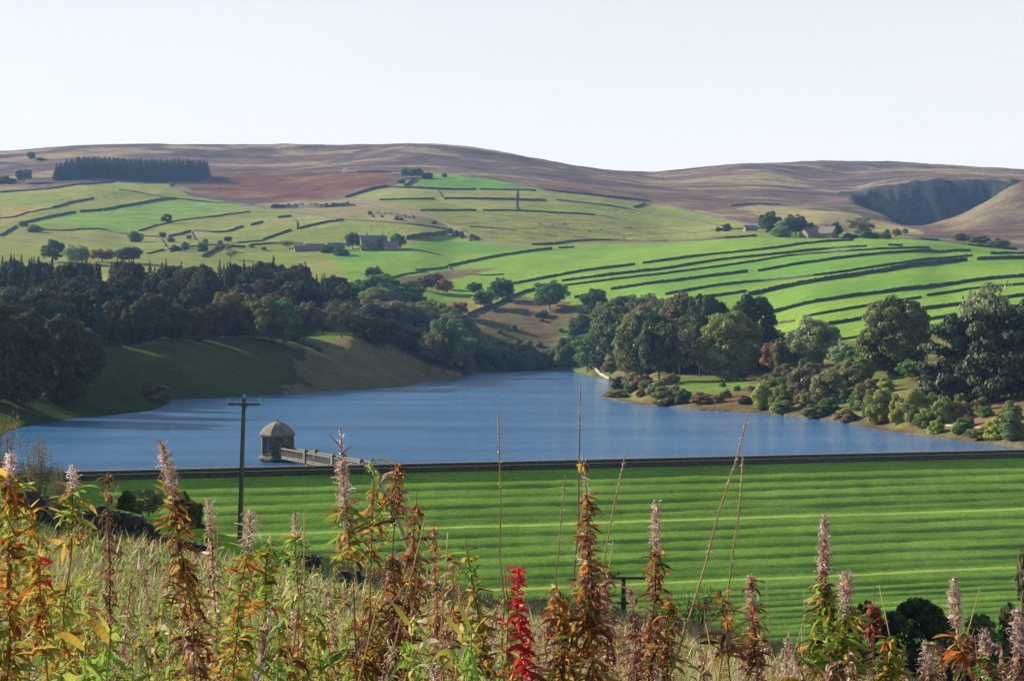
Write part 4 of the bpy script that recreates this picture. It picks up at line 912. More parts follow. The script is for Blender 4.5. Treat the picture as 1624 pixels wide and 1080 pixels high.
scatter([(575, 480), (640, 500), (700, 530), (735, 570), (720, 590), (660, 560), (590, 525)], 34, ['round', 'beech'], [MG, DG_, OL, (.13, .11, .06)], (38, 62), 'tree packed into the side valley behind the spur', 'trees of the side valley', 900, 6, 8)
scatter([(1210, 560), (1290, 545), (1400, 560), (1480, 590), (1480, 625), (1300, 600), (1215, 600)], 9, ['round', 'beech'], [MG, OL, DG_], (30, 46), 'tree filling the belt between the willow and the pines', 'trees of the right bank belt', 560, 7, 9)
scatter([(745, 560), (850, 565), (900, 560), (985, 540), (985, 580), (900, 585), (745, 588)], 18, ['bush', 'round'], [MG, DG_, OL], (22, 40), 'waterside tree at the head of the reservoir', 'trees at the head of the reservoir', 880, 8, 8)
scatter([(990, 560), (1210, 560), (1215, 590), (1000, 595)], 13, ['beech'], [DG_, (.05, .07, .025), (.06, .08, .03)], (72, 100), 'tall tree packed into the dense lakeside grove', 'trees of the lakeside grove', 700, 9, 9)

wall([(430, 330), (452, 328), (475, 329), (505, 331), (530, 328), (563, 327)], 'long dark peat scar under the reddish moor', 4.2, 1600, None, 2.5, 'peat_scar', simple('dark_peat', (.05, .045, .035), .5, .6, 1.4), tumble=.55)
wall([(596, 341), (615, 342), (640, 346), (658, 347)], 'short dark scar between the track and the sheep pasture', 2.6, 1500, None, 2.5, 'peat_scar', simple('dark_peat', (.07, .06, .04), .5, .6, 1.4), tumble=.6)
scatter([(580, 340), (690, 348), (690, 356), (600, 350)], 6, ['bush'], [(.08, .075, .045)], (4, 7), 'dark gorse bush between track and sheep pasture', 'gorse above the sheep pasture', 1400, 11, 5)
scatter([(708, 366), (760, 380), (750, 384), (712, 372)], 9, ['bush'], [(.09, .08, .05), MG], (5, 9), 'hedge bush along the lower bend of the track', 'hedge along the track', 1300, 12, 5)
scatter([(250, 376), (420, 385), (420, 402), (290, 400)], 14, ['bush', 'round'], [GG, MG, (.1, .09, .06)], (6, 14), 'scrub bush in the small pastures above the left wood', 'scrub above the left wood', 1180, 13, 12)
scatter([(840, 352), (1080, 366), (1090, 378), (850, 380)], 20, ['bush'], [(.13, .14, .05), (.13, .12, .05)], (1.5, 3), 'rush tussock in the rough pasture above the bright meadow', 'rush tussocks in the rough pasture', 1300, 14, 6)
scatter([(760, 520), (890, 490), (900, 550), (770, 560)], 9, ['bush'], [(.14, .12, .05), MG], (5, 10), 'low bush on the bracken slope', 'bushes on the bracken slope', 1080, 15, 8)
scatter([(1345, 368), (1440, 370), (1440, 377), (1345, 377)], 10, ['bush'], [MG, GY], (5, 9), 'hedge bush along the lane by the hill farm', 'hedge by the hill farm', 1380, 16, 5)
scatter([(495, 520), (560, 526), (640, 556), (640, 566), (560, 540), (495, 532)], 8, ['round', 'sparse'], [(.04, .06, .02), (.06, .065, .025)], (36, 60), 'dark tree on the crest of the left spur', 'trees on the spur crest', 790, 17, 10)
# the wood on the left bank
def wood():
    g = random.Random(5); n = 0; pts = []
    front = lambda px: np.interp(px, [-120, 0, 140, 200, 330, 420, 500, 560, 600], [550, 590, 660, 705, 770, 850, 890, 880, 890])
    back = lambda px: np.interp(px, [-120, 0, 450, 520, 560, 600], [1120, 1120, 1120, 1060, 1000, 960])
    tries = 0
    while n < 270 and tries < 9000:
        tries += 1; px = g.uniform(-120, 585); a = front(px); b = back(px); D = a+(b-a)*g.random()**1.15; x = (px-CX)/F*D
        if any((x-q[0])**2+(D-q[1])**2 < 81 for q in pts): continue
        pts.append((x, D)); z = h1(x, D); con = g.random() < (.68 if px < 260 else .4 if px < 420 else .62)
        Hm = g.uniform(15, 21); lim = np.interp(px, [-120, 0, 100, 200, 300, 400, 450, 490, 515, 540, 560, 600], [400, 402, 410, 409, 413, 412, 398, 392, 412, 440, 462, 515])
        zt = HC+D*(HY-lim-g.uniform(0, 9))/F; Hm = min(Hm+3, max(7, zt-z)) if D > 900 else min(Hm, max(6, zt-z))
        if con:
            sh = g.uniform(.75, 1.25); place('spruce', (x, D, z-.3), Hm*1.04, Hm*g.uniform(.36, .48), (.02*sh, .034*sh, .018*sh), 'dark green conifer crowded into the wood on the left bank', 'conifers of the left wood', Hm/D*F > 60)
        else:
            c = g.choice([(.035, .05, .018), (.028, .045, .018), (.05, .052, .02), (.024, .04, .018), (.065, .055, .022)])
            place('beech', (x, D, z-.3), Hm*.92, Hm*g.uniform(.7, .9), c, 'dull broadleaf tree crowded into the wood on the left bank', 'broadleaf trees of the left wood', Hm/D*F > 60)
        n += 1
wood()
def plantation():
    g = random.Random(9); A = hit(84, 287, 1700); B = hit(318, 287, 1700); n = 0
    for row in range(7):
        for k in range(30):
            t = (k+g.uniform(-.3, .3)+.5*(row % 2))/29; x = A[0]+(B[0]-A[0])*t; y = A[1]+(B[1]-A[1])*t+row*9+g.uniform(-2, 2)
            if not 0 <= t <= 1.01: continue
            z = h1(x, y); Hm = (27 if t > .08 else 22)*g.uniform(.92, 1.04)*.97 - row*.8
            place('spruce', (x, y, z-.5), Hm, g.uniform(10, 13), (.022, .042, .028), 'dark spruce in the square plantation on the moor', 'spruces of the moor plantation', False); n += 1
plantation()
# bushes and trees round the foot of the dam and on the near slope
def near_tree(px, yt, wpx, D, kind, color, label, H=None, parts=True, sink=0.0, var=None):
    x = (px-CX)/F*D; z = h1(x, D)-sink; zt = HC+D*(HY-yt)/F; return place(kind, (x, D, z), zt-z if H is None else H, wpx/F*D, color, label, None, parts, var)
near_tree(1375, 950, 62, 150, 'beech', (.04, .055, .022), 'small dark tree below the dam, left of the large one')
near_tree(1455, 946, 128, 150, 'beech', (.035, .055, .02), 'large dark rounded tree below the dam')
near_tree(1545, 985, 130, 140, 'bush', (.075, .1, .045), 'grey-green bush right of the large dark tree')
near_tree(1650, 868, 130, 150, 'round', (.07, .08, .035), 'olive tree cut by the right edge below the dam')
near_tree(1620, 1000, 80, 130, 'bush', (.1, .14, .04), 'light bush below the olive tree at the right edge')
near_tree(1345, 1010, 60, 120, 'bush', (.09, .09, .05), 'dull brown bush in front of the small dark tree')
near_tree(1105, 935, 90, 118, 'twiggy', (.12, .1, .06), 'twiggy grey-brown shrub right of the low power pole')
near_tree(1050, 955, 40, 112, 'twiggy', (.11, .1, .05), 'small twiggy shrub close to the low power pole')
near_tree(236, 768, 66, 142, 'sparse', (.2, .17, .1), 'tan twiggy bush on the edge of the near green field')
near_tree(203, 775, 46, 146, 'bush', (.07, .09, .04), 'green bush left of the tan twiggy bush')
near_tree(300, 782, 44, 146, 'bush', (.08, .09, .04), 'dull bush right of the tan twiggy bush')
near_tree(58, 690, 84, 60, 'twiggy', (.12, .11, .07), 'bare grey shrub in front of the water at the left')
near_tree(0, 655, 60, 55, 'twiggy', (.17, .1, .04), 'russet-leaved sapling at the left edge of the picture')
near_tree(92, 735, 50, 58, 'twiggy', (.1, .09, .06), 'smaller bare shrub right of the grey one')
near_tree(860, 950, 60, 104, 'bush', (.13, .11, .05), 'brown bush on the brow left of the low power pole')

# ------------------------------------------------------------------ farm buildings
def house(px, yb, wpx, hpx, depth, rz, label, Dmin, wins=(), chim=(), roof=.5, mroof=None, mwall=None, name='farmhouse'):
    p = hit(px, yb, Dmin); k = p[1]/F; W = wpx*k; Hh = hpx*k; r = empty(name, p); r.rotation_euler = (0, 0, rz); tag(r, label, 'building')
    m = MB(); hw, hd = W/2, depth/2; rh = roof*depth*.5
    V = [(-hw, -hd, -1.5), (hw, -hd, -1.5), (hw, hd, -1.5), (-hw, hd, -1.5), (-hw, -hd, Hh), (hw, -hd, Hh), (hw, hd, Hh), (-hw, hd, Hh), (-hw, 0, Hh+rh), (hw, 0, Hh+rh)]
    m.add(V, [(0, 1, 5, 4), (2, 3, 7, 6), (0, 4, 7, 3), (1, 2, 6, 5)], [(4, 8, 7), (5, 6, 9)]); m.ob('wall', mwall or M_HOUSE, r)
    m = MB(); e = .35; s = rh/hd
    for sg in (-1, 1):
        V = [(-hw-e, sg*(hd+e), Hh-e*s), (hw+e, sg*(hd+e), Hh-e*s), (hw+e, 0, Hh+rh), (-hw-e, 0, Hh+rh)]; V = V+[(a, b, c+.25) for a, b, c in V]
        m.add(V, [(0, 3, 2, 1), (4, 5, 6, 7), (0, 1, 5, 4), (1, 2, 6, 5), (2, 3, 7, 6), (3, 0, 4, 7)])
    rf = m.ob('roof', mroof or M_SLATE, r)
    for cx in chim: m = MB(); m.box((cx*hw, 0, Hh+rh+.7), (1.1, .8, 2.0)); m.box((cx*hw, 0, Hh+rh+1.8), (.9, .6, .5), 0, .6); m.ob('chimney', M_HOUSE, rf)
    for wx, wz, ww, wh in wins:
        m = MB(); m.box((wx*hw, -hd-.03, wz*Hh), (ww, .12, wh)); f = m.ob('window' if wh < 1.9 else 'door', M_COPE, r)
        m = MB(); m.box((wx*hw, -hd-.1, wz*Hh), (ww*.8, .06, wh*.85)); m.ob('pane', M_GLASS, f)
    return r
house(592, 396, 42, 13, 9, .25, 'two-storey stone farmhouse with a chimney between two round trees', 1300, [(-.6, .3, 1.2, 1.4), (-.1, .28, 1.1, 2.0), (.5, .3, 1.2, 1.4), (-.6, .75, 1.1, 1.2), (0, .75, 1.1, 1.2), (.6, .75, 1.1, 1.2)], (-.5, .7), 1.0)
house(620, 397, 22, 7, 7, .1, 'low stone outbuilding right of the farmhouse', 1300, [(0, .4, 1.5, 1.4)], (), .9, name='outbuilding')
house(533, 398, 26, 6, 7, .2, 'low barn left of the farmhouse behind a tree', 1300, [(0, .4, 2, 1.8)], (), .9, name='barn')
house(500, 398, 30, 5, 7, .15, 'long grey farm shed left of the barn', 1280, [(.3, .5, 1.6, 1.2)], (), .8, name='farm_shed')
house(477, 399, 20, 5, 6, .2, 'leftmost small grey shed of the farmstead', 1250, [(0, .5, 1.3, 1.2)], (), .8, name='farm_shed')
house(1306, 377, 40, 6, 15, -.55, 'large barn with a long pale sloping roof on the hill', 1430, [(0, .4, 2.2, 1.8)], (.2,), .75, M_HOUSE, name='barn')
house(1285, 377, 26, 5, 11, .5, 'low stone house left of the hill barn', 1430, [(-.4, .4, 1.3, 1.2), (.4, .4, 1.3, 1.2)], (), .7, M_HOUSE, name='farmhouse')
house(1190, 366, 20, 3, 7, .2, 'distant low roofed shed at the moor edge', 1500, [(0, .5, 1.2, 1.0)], (), .8, name='farm_shed')
house(548, 273, 7, 3, 7, .1, 'tiny white hut on the open moor', 2000, [(0, .5, 1, 1)], (), .8, mwall=simple('whitewash', (.75, .75, .72)), mroof=simple('pale_roof', (.6, .6, .6)), name='hut')

# ------------------------------------------------------------------ sheep
def sheep_mesh():
    m = MB(); a = np.linspace(-1, 1, 7)
    m.tube([(x*.55, 0, .62+.04*math.cos(x*2)) for x in a], [.12, .27, .33, .34, .33, .28, .1], 8); body = np.vstack(m.v); bf = m.f4; b3 = m.f3; nb = sum(len(x) for x in bf)+sum(len(x) for x in b3)
    k = MB(); k.tube([(.5, 0, .75), (.68, 0, .86), (.86, 0, .78)], [.13, .12, .06], 6)
    for sx in (-.33, .33):
        for sy in (-.14, .14): k.tube([(sx, sy, .45), (sx, sy, .2), (sx, sy, 0)], [.06, .045, .05], 5)
    for sy in (-.1, .1): k.box((.66, sy*1.4, .93), (.05, .12, .04))
    return m, k
sm, sk = sheep_mesh()
_v = np.vstack(sm.v+sk.v); _o = sm.n
_f4 = np.vstack([np.vstack(sm.f4)]+[np.vstack(sk.f4)+_o]); _f3 = np.vstack([np.vstack(sm.f3)]+[np.vstack(sk.f3)+_o])
_mi = np.concatenate([np.zeros(len(np.vstack(sm.f4))), np.ones(len(np.vstack(sk.f4))), np.zeros(len(np.vstack(sm.f3))), np.ones(len(np.vstack(sk.f3)))])
SHEEP = mk('sheep', _v, [_f4, _f3], [M_WOOL, M_FACE], smooth=True, midx=_mi)
def flock(polyp, n, label, group, Dmin=1180, size=1.25):
    P = np.array(polyp, float); g = random; k = 0
    while k < n:
        x = g.uniform(P[:, 0].min(), P[:, 0].max()); y = g.uniform(P[:, 1].min(), P[:, 1].max())
        if not inside(np.array([x]), np.array([y]), P)[0]: continue
        p = hit(x, y, Dmin); o = ob('sheep', SHEEP, loc=p); o.rotation_euler = (0, 0, g.uniform(0, 6.28)); o.scale = (size,)*3; tag(o, label, 'sheep', group); k += 1
flock([(60, 352), (200, 330), (380, 328), (260, 352), (190, 366)], 20, 'white sheep grazing in the big pasture below the plantation', 'sheep below the plantation')
flock([(270, 375), (300, 352), (400, 340), (450, 350), (380, 385)], 12, 'white sheep in the walled fields left of the farmhouse', 'sheep left of the farmhouse')
flock([(480, 372), (520, 354), (600, 356), (690, 364), (640, 376), (560, 366)], 18, 'white sheep in the pasture above the farmhouse', 'sheep above the farmhouse')
flock([(900, 325), (1000, 332), (1060, 350), (1000, 350)], 10, 'white sheep high on the slope under the moor', 'sheep under the moor')
flock([(50, 305), (180, 295), (260, 300), (180, 315), (100, 320)], 8, 'white sheep in the topmost left pasture', 'sheep of the top pasture')

# ------------------------------------------------------------------ power poles
def pole(px, D, ytop, label, arm_l, arm_r, low=False):
    x = (px-CX)/F*D; zb = h1(x, D); zt = HC+D*(HY-ytop)/F; r = empty('power_pole', (x, D, zb)); tag(r, label, 'pole'); H = zt-zb; k = D/F
    lean = (7*k if not low else 0)
    m = MB(); m.tube([(-lean*H/max(H, 1), 0, -.5), (-lean*.5, 0, H*.5), (0, 0, H)], [.17, .15, .115], 10); m.ob('shaft', M_WOODP if not low else M_DARKM, r, True)
    za = H-.35*(1 if not low else .2)
    m = MB(); m.box(((arm_r-arm_l)*k/2, -.16, za), ((arm_l+arm_r)*k, .12, .13)); m.ob('crossarm', M_WOODP if not low else M_DARKM, r)
    for xx, zz in ((-arm_l*k+.06, za+.06), (arm_r*k-.06, za+.06), (0.0 if not low else -.3, H-.04 if not low else za+.06)):
        m = MB(); m.lathe((xx, -.16 if xx else 0, zz), [(.02, 0), (.02, .1), (.075, .13), (.05, .19), (.08, .22), (.05, .3), (.01, .32)], 8); m.ob('insulator', M_CERAM if not low else M_DARKM, r)
    if low:
        z2 = H-1.55; m = MB(); m.box((-.05, -.16, z2), (1.7, .11, .12)); m.ob('crossarm', M_DARKM, r)
        for xx in (-.8, .35, .75): m = MB(); m.lathe((xx, -.16, z2+.05), [(.03, 0), (.08, .08), (.05, .14), (.08, .2), (.02, .26)], 8); m.ob('insulator', M_DARKM, r)
        m = MB(); m.tube([(-.1, -.1, H-1.0), (-1.2, -.1, H-4.5)], .03, 5); m.ob('stay_wire', M_CERAM, r)
        m = MB(); m.box((-.35, -.25, H-2.2), (.35, .3, .5)); m.box((-.35, -.25, H-1.9), (.25, .2, .12)); m.ob('transformer', M_DARKM, r)
    else:
        m = MB(); m.tube([(.3*k*20, -.14, za-.02), (.02, -.14, za-.5)], .025, 5); m.ob('brace', M_DARKM, r)
    return r
pole(387, 120, 632, 'tall wooden power pole with one crossarm in front of the water', 25, 26)
pole(989, 112, 914, 'low dark power pole with two crossarms against the dam slope', 32, 34, True)

# ------------------------------------------------------------------ foreground grass and weeds
PAL = {'straw': [(.5, .4, .2), (.38, .28, .14), (.62, .53, .32), (.3, .2, .11)], 'green': [(.22, .38, .05), (.27, .42, .07), (.13, .24, .04), (.33, .42, .1)],
       'orange': [(.56, .18, .04), (.6, .29, .06), (.42, .11, .035), (.26, .085, .045), (.48, .34, .07)], 'brown': [(.2, .09, .05), (.28, .14, .08), (.13, .06, .035), (.36, .22, .13)],
       'yellow': [(.5, .44, .08), (.42, .4, .08), (.32, .37, .07), (.52, .34, .06)], 'red': [(.75, .06, .08), (.62, .04, .05), (.8, .12, .12), (.5, .03, .04)],
       'fluff': [(.62, .5, .43), (.52, .4, .32), (.7, .62, .56), (.42, .3, .22)], 'white': [(.8, .76, .74), (.7, .62, .6), (.85, .82, .8)], 'pink': [(.48, .27, .22), (.4, .2, .16), (.58, .4, .34)]}
def pick(names, n, g, w=None):
    arr = []; p = []
    for i, nm in enumerate(names):
        for c in PAL[nm]: arr.append(c); p.append((w[i] if w else 1)/len(PAL[nm]))
    p = np.array(p)/sum(p); return np.array(arr)[g.choice(len(arr), n, p=p)]*g.uniform(.8, 1.15, (n, 1))
def grass():
    g = np.random.default_rng(77); parts = []
    for (d0, d1, dens, hl, wl, leanamt, name) in ((2.6, 8, 1500, .5, .0030, .5, 0), (8, 20, 420, .5, .0055, .5, 1), (20, 50, 80, .5, .013, .5, 2), (50, 128, 16, .5, .032, .5, 3)):
        A = .33*(d1*d1-d0*d0)+2*(3.0 if d0 < 20 else 6)*(d1-d0)*.7; n = int(A*dens); D = np.sqrt(g.uniform(d0*d0, d1*d1, n)); X = g.uniform(-1, 1, n)*(.33*D+(3.0 if d0 < 20 else 6))
        px = CX+F*X/D
        keep = ~((D > 76) & (px < 480)) & (fbm(X/(.12*D+.2), D/(.2*D.mean()/3), 3) > .36); X = X[keep]; D = D[keep]; px = px[keep]; n = len(X)
        Z = hh(X, D); P0 = np.column_stack([X, D, Z-.02]); a = g.uniform(0, 6.28, n); ln = g.uniform(.1, leanamt+.35, n)
        Dr = np.column_stack([np.cos(a)*ln+.08, np.sin(a)*ln, np.ones(n)]); Up = -np.column_stack([np.zeros(n), np.zeros(n), np.ones(n)])+np.column_stack([np.cos(a), np.sin(a), np.zeros(n)])*.2
        cl = fbm(X/1.6+30, D/1.6, 3); L = g.uniform(.5, 1.4, n)*hl*(.7+cl*.8); W = g.uniform(.6, 1.3, n)*wl; curl = g.uniform(0, 1.7, n)**1.3
        V, f, k = ribbons(P0, Dr, Up, L, W, curl, 4, 'grass')
        gr = (px < 760)*(.26+.5*np.exp(-(D/11)**2))+.14+(cl-.5)*1.6-(D > 35)*.25; m = g.random(n) < gr
        col = np.where(m[:, None], pick(['green'], n, g), pick(['straw', 'pink', 'green', 'brown'], n, g, [1.2, .3, .55, .45])); parts.append((V, f, np.repeat(col, k, axis=0)))
    off = 0; Vs = []; Fs = []; Cs = []
    for V, f, c in parts: Vs.append(V); Fs.append(f+off); Cs.append(c); off += len(V)
    o = ob('grass', mk('grass', np.vstack(Vs), np.vstack(Fs), M_GRASSB, np.vstack(Cs))); tag(o, 'tangled green and straw coloured grass covering the near slope', 'grass', kind='stuff')
grass()

def stem_path(base, tip, bend, n=14):
    t = np.linspace(0, 1, n)[:, None]; P = base*(1-t)+tip*t; P[:, 0] += np.sin(t[:, 0]*math.pi)*bend; return P
def along(P, t):
    s = np.linspace(0, 1, len(P)); return np.column_stack([np.interp(t, s, P[:, i]) for i in range(3)])
def leaves_on(P, t0, t1, n, L, W, pals, g, w=None, droop=(-.2, 1.6), up=.5, nseg=6, curly=1.0):
    n = int(n*2.6); t = np.sort(g.uniform(t0, t1, n)); off = g.uniform(0, 90); t = t[vn(t*26+off, t*0+off) > .2]; n = len(t); p = along(P, t); a = np.arange(n)*2.4+g.uniform(0, 1.6, n); u = g.uniform(up-.9, up+.5, n)
    Dr = np.column_stack([np.cos(a), np.sin(a), u]); Up = np.tile(np.array((0, 0, -1.)), (n, 1))+g.normal(size=(n, 3))*.35
    ln = L*g.uniform(.35, 1.35, n)*(1.1-.45*(t-t0)/(t1-t0+1e-6)); V, f, k = ribbons(p, Dr, Up, ln*1.12, W*.6*g.uniform(.35, 1.4, n), (g.uniform(droop[0], droop[1], n)+.35)*curly*1.3, nseg, 'leaf', twist=g.normal(size=n)*2.2*curly)
    c = pick(pals, n, g, w); cc = np.repeat(c, k, axis=0); tipd = np.tile(np.repeat(np.linspace(1.08, .72, nseg+1), 2), n)[:, None]
    return V, f, cc*tipd
def fluff_on(P, t0, t1, n, g, pals=('fluff', 'white'), spread=.03, L=.05, w=None, wd=.0008):
    L *= .6; spread *= .8; n = int(n*1.6)
    if 'white' in pals and 'fluff' in pals: pals = ('fluff', 'pink', 'white', 'brown'); w = [1, .9, .3, .4]
    t = g.uniform(t0, t1, n); off = g.uniform(0, 90); t = t[vn(t*38+off, t*0+off) > .16]; n = len(t); p = along(P, t); a = g.uniform(0, 6.28, n); u = g.uniform(-.1, 1.6, n)
    Dr = np.column_stack([np.cos(a), np.sin(a), u]); Up = unit(g.normal(size=(n, 3))); env = np.sin(np.clip((t-t0)/(t1-t0), .12, 1)*math.pi*.85+.25)
    V, f, k = ribbons(p+unit(Dr)*(spread*env*g.uniform(0, .8, n))[:, None], Dr, Up, L*g.uniform(.4, 1.2, n)*(.6+.5*env), wd*g.uniform(.6, 1.6, n), g.uniform(.5, 3.8, n), 5, 'hair')
    return V, f, np.repeat(pick(list(pals), n, g, w), k, axis=0)
def join(L):
    off = 0; Vs = []; Fs = []; Cs = []
    for V, f, c in L: Vs.append(V); Fs.append(f+off); Cs.append(c); off += len(V)
    return np.vstack(Vs), np.vstack(Fs), np.vstack(Cs)
def stem_mesh(P, r0, r1, col, g):
    m = MB(); m.tube(P, np.linspace(r0, r1, len(P)), 6); V = np.vstack(m.v); c = np.tile(np.array(col), (len(V), 1))*g.uniform(.85, 1.15, (len(V), 1))
    return mk('stem', V, [np.vstack(m.f4), np.vstack(m.f3)], M_PLANT, c, smooth=True)
SEED = [100]
def plant(tip, foot, D, style, label, bend=0.0, name='willowherb', group=None, cat='plant', Dy=0.0):
    """tip and foot are where its top and its crossing of the lower picture edge stand; D its distance"""
    SEED[0] += 1; g = np.random.default_rng(SEED[0]); tp = np.array(((tip[0]-CX)/F*D, D+Dy, HC+D*(HY-tip[1])/F)); fp = np.array(((foot[0]-CX)/F*D, D, HC+D*(HY-foot[1])/F))
    d = tp-fp; zg = h1(fp[0], D)-.03; k = (zg-tp[2])/(d[2]-1e-6) if abs(d[2]) > 1e-6 else 1; base = np.array((tp[0]+d[0]*k*.85, D, zg)); H = tp[2]-base[2]
    P = stem_path(base, tp, bend*D/F, 16); P[2:-1] += g.normal(size=(13, 3))*.004; org = base.copy(); Q = P-org
    r = empty(name, org); tag(r, label, cat, group); vis = (1080-tip[1])/F*D; f0 = 1-vis/H; S_ = lambda y: 1-(y-tip[1])/F*D/H
    st = style
    ob('stem', stem_mesh(Q, st.get('r', .004), st.get('r1', .0018), st.get('stem', (.25, .13, .07)), g), r)
    L = []
    for (ya, yb, n, Ln, W, pals, wts, cur) in st.get('leaves', []):
        L.append(leaves_on(Q, max(.03, S_(yb)), min(1, S_(ya)), n, Ln, W, pals, g, wts, curly=cur))
    if L: V, f, c = join(L); ob('leaves', mk('leaves', V, f, M_PLANT, c), r)
    for (ya, yb, n, pals, spread, Ln) in st.get('fluff', []):
        V, f, c = fluff_on(Q, S_(yb), min(1, S_(ya)), n, g, pals, spread, Ln); ob('seed_head', mk('seed_head', V, f, M_PLANT, c), r)
    if st.get('twigs'):
        m = MB()
        for ya, lx, lz in st['twigs']:
            p = along(Q, np.array([S_(ya)]))[0]; q = p+np.array((lx*D/F, 0, -lz*D/F)); m.tube([p, (p+q)/2+np.array((0, 0, .004)), q], [.0018, .0014, .0008], 5)
        V = np.vstack(m.v); ob('side_stem', mk('side_stem', V, [np.vstack(m.f4), np.vstack(m.f3)], M_PLANT, np.tile(np.array(st.get('stem', (.25, .13, .07))), (len(V), 1))), r)
    return r
def bare(y0, stem=(.36, .25, .13), n=14, r=.006):
    return {'stem': stem, 'r': r, 'r1': .0022, 'leaves': [(y0+15, 900, n, .016, .0022, ['brown', 'fluff'], None, 1.2)], 'fluff': [(y0+2, y0+120, 46, ('white', 'pink', 'fluff'), .002, .016)]}
def leafy_s(y0, y1, pals, n=60, L=.085, W=.009, w=None, cur=1.0, fl=None, stem=(.3, .13, .06), extra=()):
    d = {'stem': stem, 'leaves': [(y0, y1, n, L, W, pals, w, cur)]+list(extra)}
    if fl: d['fluff'] = fl
    return d
